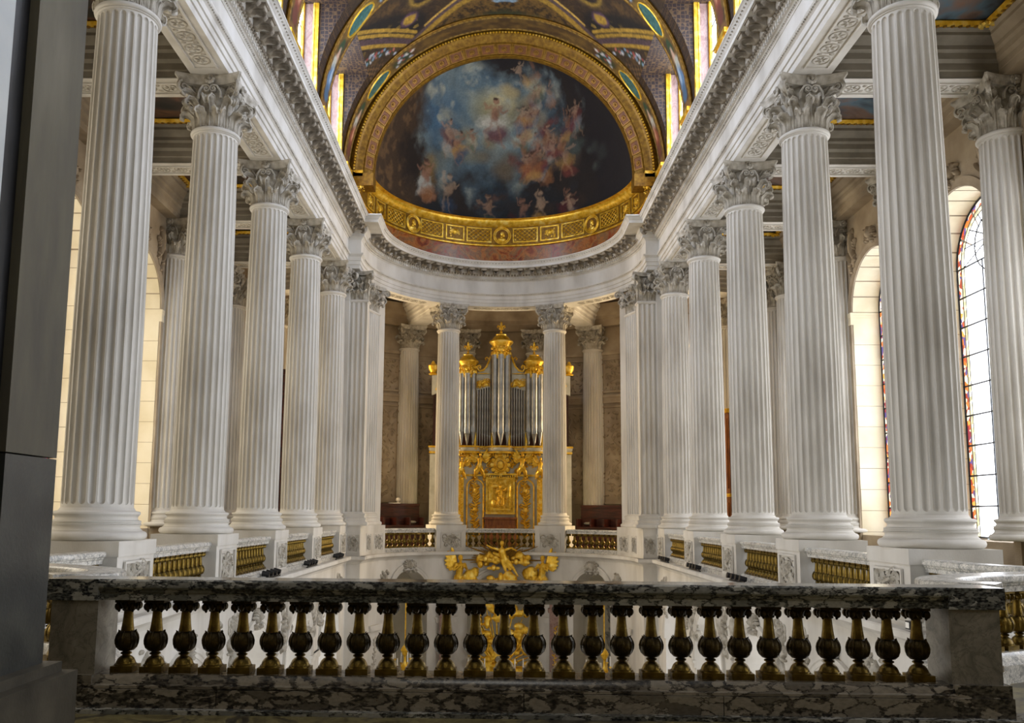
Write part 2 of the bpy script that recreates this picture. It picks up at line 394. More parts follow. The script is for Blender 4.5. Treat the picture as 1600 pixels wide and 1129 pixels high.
def shaft_mb(r0=.466, r1=.418, zb=.45, zt=ZR-.06, nfl=24, top=True):
    hwm = .8*PI/nfl        # half width of a flute as an angle at full size
    zs = [.43]; e0, e1 = zb+.03, zt-.03; hh = .05
    zs += [e0-.01]+[e0+hh*t for t in (0, .08, .25, .5, .8, 1.05)]
    zs += [zb+(zt-zb)*t for t in (.2, .34, .5, .65, .8)]
    zs += [e1-hh*t for t in (1.05, .8, .5, .25, .08, 0)]+[e1+.01, zt+.02]
    V = []
    for z in zs:
        t = max(0, min(1, (z-zb)/(zt-zb))); r = r0-(r0-r1)*(max(0, t-.28)/.72)**1.6
        d = 0
        dd = min(z-e0, e1-z)
        k = 0 if dd <= 0 else (1 if dd >= hh else math.sqrt(max(0, 1-(1-dd/hh)**2)))
        for fl in range(nfl):
            ac = 2*PI*fl/nfl
            for u in (-1.25, -1, -.86, -.5, 0, .5, .86, 1):
                kk = max(k, .02)
                if u == -1.25: a = -PI/nfl; dp = 0
                else: a = u*hwm*kk; dp = (r*hwm*.92*math.sqrt(max(0, 1-u*u)))*kk if k > 0 else 0
                V.append(((r-dp)*math.cos(ac+a), (r-dp)*math.sin(ac+a), z))
    n = nfl*8; m = MB()
    return m.add(V, [(j*n+i, j*n+(i+1) % n, (j+1)*n+(i+1) % n, (j+1)*n+i) for j in range(len(zs)-1) for i in range(n)])
def arc(cr, cz, r, a0, a1, n=6, sx=1.0):
    return [(cr+sx*r*math.cos(math.radians(a0+(a1-a0)*i/n)), cz+r*math.sin(math.radians(a0+(a1-a0)*i/n))) for i in range(n+1)]
BASEP = [(0, 0), (.60, 0)]+arc(.60, .06, .06, -90, 90)+[(.60, .125), (.585, .13)]+arc(.60, .175, .04, -110, -250, 5)+[(.575, .218)]+arc(.565, .229, .011, -90, 90, 3)+arc(.565, .251, .011, -90, 90, 3)+[(.545, .265)]+arc(.56, .30, .035, -110, -250, 5)+[(.55, .338)]+arc(.535, .363, .027, -90, 90)+[(.53, .392), (.50, .395), (.482, .415), (.47, .44)]
BASE = MB().lathe(BASEP, 48)
RING = MB().lathe([(.405, ZR-.075), (.425, ZR-.06), (.44, ZR-.055), (.44, ZR-.045)]+arc(.43, ZR, .04, -90, 90)+[(.40, ZR+.045)], 48)
COLM = {}
COLM['base'] = BASE.mesh('base'); COLM['shaft'] = shaft_mb().mesh('shaft', 50); COLM['ring'] = RING.mesh('necking_ring')
COLM['bell'] = MB().merge(BELL).mesh('capital'); COLM['abacus'] = abacus_mb().mesh('abacus')
for k, mb in SRC.items(): COLM[k] = mb.mesh({'L1': 'acanthus_leaf', 'L2': 'acanthus_leaf', 'V': 'volute', 'C': 'corner_leaf', 'H': 'helix', 'R': 'rosette'}[k])
COLM['capj'] = CAPM.mesh('capital')
def column(label, x, y, rz=0, full=True, group=None, name='fluted_column', m=None):
    t = thing(name, label, 'column', (x, y, 0), rz, group)
    mkobj('base', COLM['base'], STONE, t); mkobj('shaft', COLM['shaft'], STONE, t); mkobj('necking_ring', COLM['ring'], STONE, t)
    if full:
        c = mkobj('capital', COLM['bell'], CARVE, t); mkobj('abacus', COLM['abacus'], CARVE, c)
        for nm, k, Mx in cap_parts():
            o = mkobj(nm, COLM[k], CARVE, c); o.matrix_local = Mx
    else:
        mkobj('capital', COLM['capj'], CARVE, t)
    return t
proto = None
for side, sx in (('left', -1), ('right', 1)):
    for k in range(5):
        lab = f'{ORD[k]} fluted stone column from the front balustrade in the {side} colonnade'
        if proto is None: proto = column(lab, sx*XC, Y0+k*BAY, 0, True, 'nave columns')
        else: clone(proto, (sx*XC, Y0+k*BAY, 0), 0, lab, 'nave columns')
AC = math.radians(23.7)
for sx, side in ((-1, 'left'), (1, 'right')):
    clone(proto, (*apt(sx*AC, RA), 0), -sx*AC, f'fluted apse column standing at the {side} of the gilded organ', 'apse columns')
# half columns on the aisle walls and round the ambulatory wall
wproto = None
XW = 9.6; RW = 9.75
wl = []
for sx, side in ((-1, 'left'), (1, 'right')):
    for k in range(-1, 5):
        wl.append((sx*9.5, Y0+k*BAY, 0, f'half column on the {side} aisle wall opposite the {"pier before the " if k < 0 else ""}{ORD[max(k,0)]} nave column', 'aisle wall columns'))
    for i, d in enumerate((9.5, 25.0, 38.0, 66.0, 84.0)):
        x, y = apt(sx*math.radians(d), 9.65); wl.append((x, y, -sx*math.radians(d), f'{ORD[i]} half column from the organ on the {side} curved ambulatory wall', 'ambulatory wall columns'))
for x, y, rz, lab, g in wl:
    if wproto is None: wproto = column(lab, x, y, rz, False, g, 'wall_column')
    else: clone(wproto, (x, y, 0), rz, lab, g)

# ------------------------------------------------------------------ carving patterns (x along, z up, relief towards -y)
def carve_leafy(w, h, seed, n=26, depth=.03):
    r = random.Random(seed); m = MB()
    stem = [(.10*w*math.sin(3.2*t*PI+seed), 0, -h/2+h*t) for t in [i/14 for i in range(15)]]
    m.tube(stem, [.02*w+.006]*15, 5)
    for i in range(n):
        t = (i+.5)/n; x0 = .10*w*math.sin(3.2*t*PI+seed); z0 = -h/2+h*t
        s = 1 if i % 2 else -1; L = min(w*.42, .1+h*.12)*r.uniform(.7, 1.1); a = r.uniform(.3, 1.0)
        c = (x0+s*L*.5*math.cos(a), 0, z0+L*.5*math.sin(a))
        if abs(c[0])+L*.4 > w/2: c = (s*(w/2-L*.45), 0, c[2])
        R = Matrix.Rotation(-(a if s > 0 else PI-a), 3, 'Y')
        m.ell(c, (L*.55, depth, L*.22), 7, 5, R)
    return m
def carve_panel(w, h, seed, n=110, depth=.09):
    r = random.Random(seed); m = MB()
    m.tube([(.18*w*math.sin(5.0*t*PI), 0, -h/2+h*t) for t in [i/24 for i in range(25)]], .03, 5)
    k = int(math.sqrt(n*h/w)); rows = max(4, k); cols = max(3, n//rows)
    for j in range(rows):
        for i in range(cols):
            x = (-.5+(i+r.uniform(.2, .8))/cols)*w; z = (-.5+(j+r.uniform(.2, .8))/rows)*h; L = w/cols*r.uniform(.45, .8); a = r.uniform(-1.3, 1.3)+(PI/2 if r.random() < .4 else 0)
            m.ell((x, 0, z), (L*.62, depth*r.uniform(.5, 1.0), L*.26), 7, 4, Matrix.Rotation(-a, 3, 'Y'))
            if r.random() < .25: m.tube([(x+.12*math.cos(q)*(1-q/9), 0, z+.12*math.sin(q)*(1-q/9)) for q in [k2*.6 for k2 in range(11)]], .025, 4)
    return m
def carve_scroll(w, h, n, depth=.02):
    # running guilloche of rings, length along x
    m = MB(); p = w/n
    for i in range(n):
        cx = -w/2+p*(i+.5); r = min(h*.42, p*.46)
        m.tube([(cx+r*math.cos(a), 0, r*math.sin(a)) for a in [2*PI*j/16 for j in range(17)]], .018, 5, cap=False)
        for j in range(6):
            a = 2*PI*j/6; R = Matrix.Rotation(-a, 3, 'Y'); m.ell((cx+r*.45*math.cos(a), 0, r*.45*math.sin(a)), (r*.36, depth, r*.15), 6, 4, R)
        if i < n-1:
            for s in (-1, 1): m.ell((cx+p/2, 0, s*h*.3), (p*.12, depth, h*.14), 6, 4)
    return m
def carve_trophy(w, h, seed, depth=.06):
    r = random.Random(seed); m = MB()
    m.ell((0, 0, .1*h), (w*.2, depth*1.3, h*.25), 10, 8)
    for s in (-1, 1):
        for i in range(6):
            a = math.radians(-30+i*28); L = w*.28
            R = Matrix.Rotation(-(a if s > 0 else PI-a), 3, 'Y')
            m.ell((s*(w*.12+L*.5*math.cos(a)), 0, L*.5*math.sin(a)+.05*h), (L*.5, depth*.8, L*.17), 7, 5, R)
    for i in range(16):
        m.ell((r.uniform(-.4, .4)*w, 0, r.uniform(-.45, .35)*h), (r.uniform(.04, .1)*w, depth*r.uniform(.6, 1.1), r.uniform(.05, .13)*h), 7, 5, Matrix.Rotation(r.uniform(0, 3), 3, 'Y'))
    return m
# ------------------------------------------------------------------ pedestals
PEDBLK = MB().box(-.6, .6, -.58, .58, -1.0, -.2).box(-.62, .62, -.60, .60, -.2, -.0).box(-.62, .62, -.6, .6, -1.0, -.93).mesh('block')
PEDFR = MB()
for a in ((-.42, .42, -.30, -.27), (-.42, .42, -.88, -.85), (-.42, -.39, -.85, -.30), (.39, .42, -.85, -.30)):
    PEDFR.box(a[0], a[1], -.62, -.59, a[2], a[3])
PEDFR = PEDFR.mesh('panel_frame')
PEDCV = [carve_panel(.62, .46, s+3, 46, .022).map(lambda x, y, z: (x, y-.605, z-.575)).mesh('carving') for s in range(4)]
def pedestal(label, x, y, rz, k, sy=1.0, grp='column pedestals'):
    # carved face looks to local -y
    t = thing('column_pedestal', label, 'pedestal', (x, y, 0), rz, grp)
    mkobj('block', PEDBLK, STONE, t); mkobj('panel_frame', PEDFR, STONE, t); mkobj('carving', PEDCV[k % 4], CARVE, t)
    return t
for sx, side in ((-1, 'left'), (1, 'right')):
    for k in range(5):
        # local -y must look towards the nave axis: rotate so that -y -> +x for the left side
        pedestal(f'carved stone pedestal under the {ORD[k]} column of the {side} colonnade', sx*XC, Y0+k*BAY, PI/2 if sx < 0 else -PI/2, k)
    pedestal(f'carved stone pedestal under the apse column at the {side} of the organ', *apt(sx*AC, RA), -sx*AC, k+1)
# ------------------------------------------------------------------ sweeps along a plan path
def offset_path(pts, u):
    # pts plan polyline, u offset to the right-hand side of travel, mitred
    out = []; n = len(pts)
    for i, p in enumerate(pts):
        p = Vector(p); ds = []
        if i > 0: ds.append((p-Vector(pts[i-1])).normalized())
        if i < n-1: ds.append((Vector(pts[i+1])-p).normalized())
        ns = [Vector((d.y, -d.x)) for d in ds]
        if len(ns) == 1: q = p+ns[0]*u
        else:
            b = ns[0]+ns[1]; q = p+b*(2*u/max(b.length_squared, .4)) if b.length > 1e-6 else p+ns[0]*u
        out.append((q.x, q.y))
    return out
def sweep(path, prof, i0=0, i1=None, closed=True, m=None):
    m = m or MB(); i1 = len(path)-1 if i1 is None else i1
    rows = [offset_path(path, u) for u, z in prof]
    k = len(prof); vs = []
    for i in range(i0, i1+1): vs += [(rows[j][i][0], rows[j][i][1], prof[j][1]) for j in range(k)]
    kk = k if closed else k-1; n = i1-i0+1
    fs = [(i*k+j, i*k+(j+1) % k, (i+1)*k+(j+1) % k, (i+1)*k+j) for i in range(n-1) for j in range(kk)]
    if closed: fs += [tuple(range(k))[::-1], tuple((n-1)*k+j for j in range(k))]
    return m.add(vs, fs)
XS = 5.32; RSO = 4.88; YS = -4.0; YB = 28.22
ARCN = 48
arcpts = [apt(-PI/2+PI*i/ARCN, RSO) for i in range(ARCN+1)]
EPATH = [(-XS, YS), (-XS, YB), (-RSO, YB)]+arcpts+[(RSO, YB), (XS, YB), (XS, YS)]
NE = len(EPATH)
PROF_A = [(-.74, 8.67), (0, 8.67), (0, 8.80), (.03, 8.81), (.03, 8.93), (.06, 8.94), (.06, 9.07), (.08, 9.085), (.115, 9.12), (.14, 9.15), (.14, 9.18), (-.74, 9.18)]
PROF_F = [(-.74, 9.18), (.045, 9.18), (.045, 9.665), (-.74, 9.665)]
PROF_C = [(-.74, 9.665), (.06, 9.665), (.07, 9.69), (.11, 9.73), (.13, 9.75), (.17, 9.755), (.17, 9.835), (.19, 9.845), (.235, 9.875), (.27, 9.925), (.28, 9.93), (.28, 10.065), (.695, 10.065), (.695, 10.155), (.71, 10.165), (.73, 10.20), (.775, 10.245), (.805, 10.27), (.82, 10.275), (.82, 10.31), (-.74, 10.31)]
SEGS = [('trim_1', 0, 1, 'pale stone entablature above the left colonnade'), ('trim_2', 1, NE-2, 'curved pale stone entablature above the apse columns'), ('trim_3', NE-2, NE-1, 'pale stone entablature above the right colonnade')]
# scroll bracket under the cornice: x along the wall, y outwards
mod = MB()
mod.prism([(0, -.165), (.05, -.17), (.10, -.14), (.15, -.10), (.22, -.09), (.30, -.105), (.345, -.085), (.365, -.05), (.365, 0), (0, 0)], -.11, .11, 'x')
mod.map(lambda x, y, z: (x, y, z))
mod.box(-.13, .13, 0, .39, -.025, 0)
ml = leaf_mb(.30, .085, .4, 9, 7); mod.merge(ml, Matrix.Translation((0, .02, -.135)) @ Matrix.Rotation(-PI/2*.93, 4, 'X'))
MODM = mod.mesh('modillion')
MROS = MB().merge(rosette_mb(.09), Matrix.Rotation(-PI/2, 4, 'X')).mesh('soffit_rosette')
EGGM = MB().ell((0, 0, 0), (.035, .035, .045), 6, 5).mesh('egg')
DENT = MB().box(-.03, .03, -.01, .035, -.04, .04).mesh('dentil')
def walk(path, u, step, start=0.0):
    P = offset_path(path, u); out = []; acc = start; tot = 0
    for i in range(len(P)-1):
        a = Vector(P[i]); b = Vector(P[i+1]); L = (b-a).length; d = (b-a)/max(L, 1e-9)
        while acc <= tot+L:
            q = a+d*(acc-tot); out.append((q.x, q.y, math.atan2(d.y, d.x))); acc += step
        tot += L
    return out
def rowmesh(spots, src, z, name, m, parent, ymin=7.0):
    mb = MB()
    for x, y, a in spots:
        if y > ymin: mb.merge(src, T(x, y, z, a+PI))
    o = mkobj(name, mb.mesh(name), m, parent); o['kind'] = 'stuff'; return o
_egg = MB().ell((0, 0, 0), (.045, .035, .05), 6, 4); _dent = MB().box(-.03, .03, -.01, .03, -.035, .035); _bead = MB().ell((0, 0, 0), (.03, .02, .018), 5, 4)
for nm, i0, i1, lab in SEGS:
    t = struct(nm, sweep(EPATH, PROF_F, i0, i1), STONE, lab)
    mkobj('architrave', sweep(EPATH, PROF_A, i0, i1), STONE, t); mkobj('cornice', sweep(EPATH, PROF_C, i0, i1), STONE, t)
    sub = EPATH[i0:i1+1]
    straight = (i1-i0 == 1)
    def keep(L): return [q for q in L if q[1] > 6]
    if straight:
        s = -1 if i0 == 0 else 1
        def line(u, step, off=0.0): return [(s*(XS-u), YB-.12-off-step*j, PI/2 if s < 0 else -PI/2) for j in range(int((YB-7)/step))]
    else:
        def line(u, step, off=0.0):
            r = RSO-u; n = int(PI*r/step); return [(*apt(-PI/2+PI*(j+.5)/n, r), -(-PI/2+PI*(j+.5)/n)) for j in range(n)]
    for x, y, a in line(.28, .5, .28):
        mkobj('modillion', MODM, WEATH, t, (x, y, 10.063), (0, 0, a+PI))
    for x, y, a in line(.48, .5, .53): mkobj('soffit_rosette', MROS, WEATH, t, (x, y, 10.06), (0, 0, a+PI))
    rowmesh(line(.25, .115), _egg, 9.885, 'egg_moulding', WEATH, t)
    rowmesh(line(.17, .12), _dent, 9.795, 'dentil_row', STONE, t)
    rowmesh(line(.115, .075), _bead, 9.115, 'bead_moulding', CARVE, t)
    rowmesh(line(.765, .12), _bead, 10.22, 'leaf_moulding', CARVE, t)
    rowmesh(line(.10, .075), _bead, 9.715, 'bead_moulding', CARVE, t)
# carved soffit panels between the capitals
SOFC = carve_scroll(2.35, .36, 6, .02).map(lambda x, y, z: (z, x, y)).mesh('soffit_carving')
sf = MB()
for a in ((-.23, -.20, -1.25, 1.25), (.20, .23, -1.25, 1.25), (-.2, .2, -1.25, -1.22), (-.2, .2, 1.22, 1.25)): sf.box(a[0], a[1], a[2], a[3], -.03, .0)
SOFF = sf.mesh('soffit_frame')
for i, sx in ((0, -1), (2, 1)):
    par = bpy.data.objects['trim_1' if sx < 0 else 'trim_3']
    for k in range(-1, 4):
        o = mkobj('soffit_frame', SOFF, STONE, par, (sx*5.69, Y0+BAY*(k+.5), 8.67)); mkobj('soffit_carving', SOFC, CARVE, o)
par = bpy.data.objects['trim_2']
for c in (0, -47.3, 47.3):
    hw = 15.5
    def bend(x, y, z, c=c): return (*apt(math.radians(c)+y/RA, RA+x), z)
    g = MB().merge(carve_scroll(2.35, .34, 6, .02).map(lambda x, y, z: (z, x, y))); g.map(lambda x, y, z: (*apt(math.radians(c)+y/RA, RA+x), z+8.67))
    mkobj('soffit_carving', g.mesh('soffit_carving'), CARVE, par)
# joints of the frieze blocks
# ------------------------------------------------------------------ apse piers with fluted pilasters
def pilaster_mb(w, z0, z1, d=.10, nfl=5):
    # front face looks to -y; width along x
    P = [(-w/2, 0), (-w/2, -d)]; p = w/nfl
    prof = [(-w/2, d*0)]
    pts = [(-w/2, .3), (-w/2, -d)]
    for i in range(nfl):
        c = -w/2+p*(i+.5)
        for a in (-1, -.8, -.4, 0, .4, .8, 1): pts.append((c+a*p*.36, -d+.055*math.sqrt(max(0, 1-a*a))))
    pts += [(w/2, -d), (w/2, .3)]
    m = MB(); n = len(pts)
    for z in (z0, z1): m.v += [(x, y, z) for x, y in pts]
    m.f += [(i, i+1, n+i+1, n+i) for i in range(n-1)]
    return m
PCAP = MB()
PCAP.prism([(-.40, .3), (-.40, -.06), (.40, -.06), (.40, .3)], ZR, 8.5)
PCAP.prism([(-.56, .3), (-.60, -.24), (-.3, -.14), (0, -.11), (.3, -.14), (.60, -.24), (.56, .3)], 8.53, 8.665)
for i in range(3): PCAP.merge(LEAF1, T(-.27+.27*i, -.06, ZR+.04, PI))
for i in range(2): PCAP.merge(LEAF2, T(-.14+.28*i, -.05, ZR+.04, PI))
for s in (-1, 1):
    PCAP.merge(LEAF2, T(s*.38, -.05, ZR+.04, PI+s*.6)); PCAP.merge(VOL, T(s*.06, .20, 0, PI+s*.75)); PCAP.merge(HEL, T(s*.235, -.10, 0, PI-s*PI/2)); PCAP.merge(CUP, T(s*.38, -.12, 8.17, PI+s*.75))
PCAP.merge(SRC['R'], T(0, -.13, 8.585, PI))
PBASE = sweep([(-.42, .3), (-.42, -.09), (.42, -.09), (.42, .3)], [(0, 0), (.16, 0), (.18, .03), (.18, .09), (.16, .12), (.12, .13), (.10, .17), (.12, .22), (.12, .25), (.07, .26), (.06, .30), (.08, .34), (.08, .39), (.02, .42), (0, .46)][::1], closed=False)
PRING = sweep([(-.41, .3), (-.41, -.08), (.41, -.08), (.41, .3)], [(0, ZR-.06), (.02, ZR-.045), (.045, ZR-.02), (.045, ZR+.02), (.02, ZR+.04), (0, ZR+.05)], closed=False)
def flipped(mb): mb.f = [q[::-1] for q in mb.f]; return mb
PM = {'pilaster_shaft': pilaster_mb(.82, .44, ZR-.05).mesh('pilaster_shaft'), 'pilaster_base': PBASE.mesh('pilaster_base'), 'necking': PRING.mesh('necking'), 'pilaster_capital': PCAP.mesh('pilaster_capital')}
for sx, side in ((-1, 'left'), (1, 'right')):
    t = thing('apse_pier', f'fluted stone pier at the {side} corner of the apse', 'pier', (sx*5.4, 29.2, 0))
    body = MB(); a90 = PI/2
    poly = [(-6.1, 28.4), (-5.22, 28.4), (-5.22, 28.62), (-4.98, 28.62)]+[apt(-math.radians(d), 4.98) for d in (88, 84, 80, 76, 70, 64, 61)]+[apt(-math.radians(61), 5.6), (-6.1, 30.6)]
    poly = [(-sx*x if sx > 0 else x, y) for x, y in poly]
    if sx > 0: poly = poly[::-1]
    body.prism([(x-sx*5.4, y-29.2) for x, y in poly][::-1], 0, 8.67)
    mkobj('pier_body', body, STONE, t)
    for (x, y, rz) in ((sx*5.03, 28.66, 0), (*apt(sx*math.radians(71), 4.98), -sx*math.radians(71)), (sx*5.34, 28.85, -sx*PI/2)):
        for k, me in PM.items():
            mkobj(k, me, CARVE if 'capital' in k else STONE, t, (x-sx*5.4, y-29.2, 0), (0, 0, rz))
    pd = MB()
    pp = [(-6.2, 28.36), (-5.1, 28.36), (-5.1, 28.47), (-4.66, 28.47)]+[apt(-math.radians(d), 4.66) for d in (90, 86, 82, 78, 74, 70, 66, 62.5)]+[apt(-math.radians(62.5), 5.9), (-6.2, 30.8)]
    pp = [(-x if sx > 0 else x, y) for x, y in pp]
    if sx > 0: pp = pp[::-1]
    pd.prism([(x-sx*5.4, y-29.2) for x, y in pp][::-1], -1.0, 0)
    mkobj('pier_pedestal', pd, STONE, t)
    for x, y, rz, s in ((sx*4.88, 28.47, 0, .42), (*apt(sx*math.radians(78), 4.66), -sx*math.radians(78), .42), (*apt(sx*math.radians(68), 4.66), -sx*math.radians(68), .62)):
        fr = MB().merge(MB()); w = s/.84
        o = mkobj('panel_frame', PEDFR, STONE, t, (x-sx*5.4-math.sin(-rz)*0, y-29.2, 0), (0, 0, rz)); o.scale = (w, 1, 1)
        o.location = (x-sx*5.4+math.sin(-rz)*(.595), y-29.2+math.cos(rz)*.595, 0)
        c = mkobj('carving', PEDCV[1], CARVE, t, o.location, (0, 0, rz)); c.scale = (w, 1, 1)
# ------------------------------------------------------------------ ledge under the gallery
LPATH = [(-5.1, 10.6), (-5.1, 28.45), (-4.65, 28.45)]+[apt(-PI/2+PI*i/ARCN, 4.65) for i in range(ARCN+1)]+[(4.65, 28.45), (5.1, 28.45), (5.1, 10.6)]
PROF_L = [(-1.2, -1.0), (.18, -1.0), (.20, -1.02), (.20, -1.10), (.15, -1.13), (.10, -1.15), (.06, -1.18), (.03, -1.2), (.0, -1.26), (-1.2, -1.26)]
struct('trim_4', flipped(sweep(LPATH, PROF_L)), STONE, 'pale stone ledge running under the gallery balustrades')
# ------------------------------------------------------------------ balustrades
def baluster_parts(s=1.0):
    foot = MB().box(-.085, .085, -.085, .085, 0, .045)
    foot.lathe([(.085, .045), (.083, .055), (.075, .06), (.07, .075), (.06, .095), (.045, .11), (.03, .118), (.03, .125), (.042, .13), (.042, .14), (.028, .147), (.028, .152)], 14)
    bulb = MB().lathe([(.028, .15), (.056, .157), (.077, .178), (.086, .207), (.088, .235), (.084, .262), (.07, .29), (.055, .304), (.04, .309)], 16)
    for i in range(8):
        a = 2*PI*i/8; pts = []
        for z, r in ((.158, .048), (.185, .073), (.215, .084), (.24, .086), (.265, .081), (.29, .068), (.303, .062), (.308, .072)): pts.append((r*math.cos(a), r*math.sin(a), z))
        bulb.tube(pts, [.004, .009, .011, .011, .010, .009, .007, .004], 5)
    neck = MB().lathe([(.05, .30), (.048, .32), (.042, .36), (.037, .41), (.034, .455), (.034, .465)], 14)
    cap = MB().lathe([(.034, .455), (.046, .46), (.048, .468), (.042, .474), (.052, .49), (.064, .515), (.066, .525), (.0, .525)], 14)
    cap.box(-.078, .078, -.078, .078, .525, .55)
    for i in range(4):
        a = PI/2*i; cap.ell((.06*math.cos(a), .06*math.sin(a), .497), (.022, .022, .032), 7, 5)
        a += PI/4; cap.ell((.084*math.cos(a), .084*math.sin(a), .495), (.026, .026, .032), 7, 6); cap.ell((.075*math.cos(a), .075*math.sin(a), .468), (.012, .012, .018), 6, 5)
    return foot, bulb, neck, cap
bf, bb, bn, bc = baluster_parts()
BF, BB, BN, BCp = bf.mesh('baluster'), bb.mesh('bulb'), bn.mesh('neck'), bc.mesh('baluster_capital')
BALJ = MB().merge(bf).merge(bb).merge(bn).merge(bc).mesh('baluster')
def balustrade(label, path, n, par_spots=None, m_rail=None, full=False, zb=-.84, ztop=-.13, fl=-1.0, bm=None, group='gallery balustrades', hw=.16, plinth=True, clearance=0.1):
    t = thing('balustrade', label, 'balustrade', (0, 0, 0), 0, group)
    m_rail = m_rail or MARBW
    h = ztop-(zb+.55)
    hf = [(hw-.05, zb+.55), (hw-.045, zb+.60), (hw-.03, zb+.615), (hw-.03, zb+.63), (hw-.012, zb+.637), (hw-.002, zb+.65), (hw, zb+.675), (hw-.006, ztop-.012), (hw-.025, ztop)]; rp = hf+[(-u, z) for u, z in hf[::-1]]
    mkobj('handrail', flipped(sweep(path, rp)).mesh('handrail', 30), m_rail, t)
    zl = fl+(zb-fl)*.60
    if full:
        cuts = [path[0][0], -2.28, .02, 1.5, path[1][0]]
        for a_, b_ in zip(cuts[:-1], cuts[1:]): mkobj('plinth_block', MB().box(a_+.003, b_-.003, path[0][1]-hw-.045, path[0][1]+hw+.04, fl, zl-.004), MARBP, t)
    bp = [(-hw+.05, fl), (hw-.05, fl), (hw-.05, zl), (hw+.03, zl), (hw+.03, zl+.02), (hw+.005, zl+.03), (hw, fl+(zb-fl)*.8), (hw-.02, zb-.01), (hw-.03, zb), (-hw+.03, zb), (-hw+.02, zb-.01), (-hw, fl+(zb-fl)*.8), (-hw-.005, zl+.03), (-hw-.03, zl+.02), (-hw-.03, zl), (-hw+.05, zl)] if full else [(-hw-.04, fl), (hw+.04, fl), (hw+.04, fl+(zb-fl)*.62), (hw+.01, fl+(zb-fl)*.7), (hw, fl+(zb-fl)*.8), (hw-.02, zb-.01), (hw-.03, zb), (-hw+.03, zb), (-hw+.02, zb-.01), (-hw, fl+(zb-fl)*.8), (-hw-.01, fl+(zb-fl)*.7), (-hw-.04, fl+(zb-fl)*.62)]
    mkobj('plinth', flipped(sweep(path, bp)).mesh('plinth', 30), MARBP if full else m_rail, t)
    P = [Vector(p) for p in path]; Ls = [(P[i+1]-P[i]).length for i in range(len(P)-1)]; tot = sum(Ls)
    for j in range(n):
        s = clearance+(tot-2*clearance)*(j/(n-1) if n > 1 else .5); i = 0
        while i < len(Ls)-1 and s > Ls[i]: s -= Ls[i]; i += 1
        d = (P[i+1]-P[i]).normalized(); q = P[i]+d*s
        o = mkobj('baluster', BF if full else BALJ, BRONZE if full else bm or GILT, t, (q.x, q.y, zb), (0, 0, math.atan2(d.y, d.x)))
        if full:
            mkobj('bulb', BB, DBRONZE, o); mkobj('neck', BN, BRONZE, o); mkobj('baluster_capital', BCp, DBRONZE, o)
    return t
# the long one in front of the camera, with its end pedestals
tb = balustrade('long veined marble balustrade with dark bronze balusters across the foreground', [(-3.24, 6.80), (3.22, 6.80)], 28, None, MARB, True, fl=FL+.03, hw=.18, group='foreground balustrades', clearance=.17)
for x0, x1 in ((-3.6, -3.24), (3.22, 3.6)):
    e = MB().box(x0, x1, 6.64, 7.0, -.84, -.29)
    pl = mkobj('end_pedestal', e, MARBG, tb)
    xo0, xo1 = (x0-.04, x1) if x0 < 0 else (x0, x1+.04)
    mkobj('pedestal_cap', MB().box(xo0, xo1, 6.62, 6.98, -.29, -.13), MARB, pl)
    mkobj('pedestal_plinth', MB().box(xo0, xo1, 6.60, 7.0, -.93, -.84).box(xo0, xo1, 6.575, 7.03, FL+.03, -.93), MARBP, pl)
ft = MB().box(-3.75, 3.75, 6.50, 7.06, FL, FL+.03); mkobj('foot_step', ft, MARB, tb)
def smooth_path(ctl, n=8):
    out = []
    for i in range(len(ctl)-1):
        p0, p1, p2, p3 = [Vector(ctl[min(max(i+o, 0), len(ctl)-1)]) for o in (-1, 0, 1, 2)]
        for j in range(n):
            u = j/n; q = .5*(2*p1+(p2-p0)*u+(2*p0-5*p1+4*p2-p3)*u*u+(3*p1-p0-3*p2+p3)*u**3); out.append((q.x, q.y))
    out.append(tuple(ctl[-1])); return out
for sx, side in ((-1, 'left'), (1, 'right')):
    pa = [(sx*x, y) for x, y in smooth_path([(3.9, 7.14), (3.72, 7.3), (3.62, 7.52), (3.75, 7.82), (4.1, 8.12), (4.6, 8.4), (5.2, 8.7), (5.8, 8.92)], 6)]
    balustrade(f'curved balustrade sweeping round behind the {side} end of the foreground balustrade', pa if sx > 0 else pa[::-1], 14, None, MARBW, False, bm=BRONZE, fl=FL, hw=.17, group='foreground balustrades')  # rails made white to imitate window light on their tops
    pb = [(sx*x, y) for x, y in smooth_path([(5.42, 11.2), (5.42, 10.7), (5.48, 10.2), (5.68, 9.75), (6.0, 9.5)], 6)]
    balustrade(f'marble balustrade curving forward from the first pedestal of the {side} colonnade', pb if sx > 0 else pb[::-1], 9, None, MARBW, False, fl=FL)
    for k in range(4):
        ya, yb = Y0+k*BAY+.6, Y0+(k+1)*BAY-.6
        pth = [(sx*5.36, ya), (sx*5.36, yb)]
        balustrade(f'gilt balustrade between the {ORD[k]} and {ORD[k+1]} pedestals of the {side} colonnade', pth if sx < 0 else pth[::-1], 13, clearance=.15)
for nm, a0, a1, n in (('centre gap in front of the organ', -17.6, 17.6, 13), ('gap left of the organ', -62.3, -29.9, 11), ('gap right of the organ', 29.9, 62.3, 11)):
    pth = [apt(math.radians(a0+(a1-a0)*i/12), 4.98) for i in range(13)]
    balustrade(f'curved apse balustrade with gilt balusters in the {nm}', pth, n, bm=BRONZE if 'centre' in nm else GILT, clearance=.12)
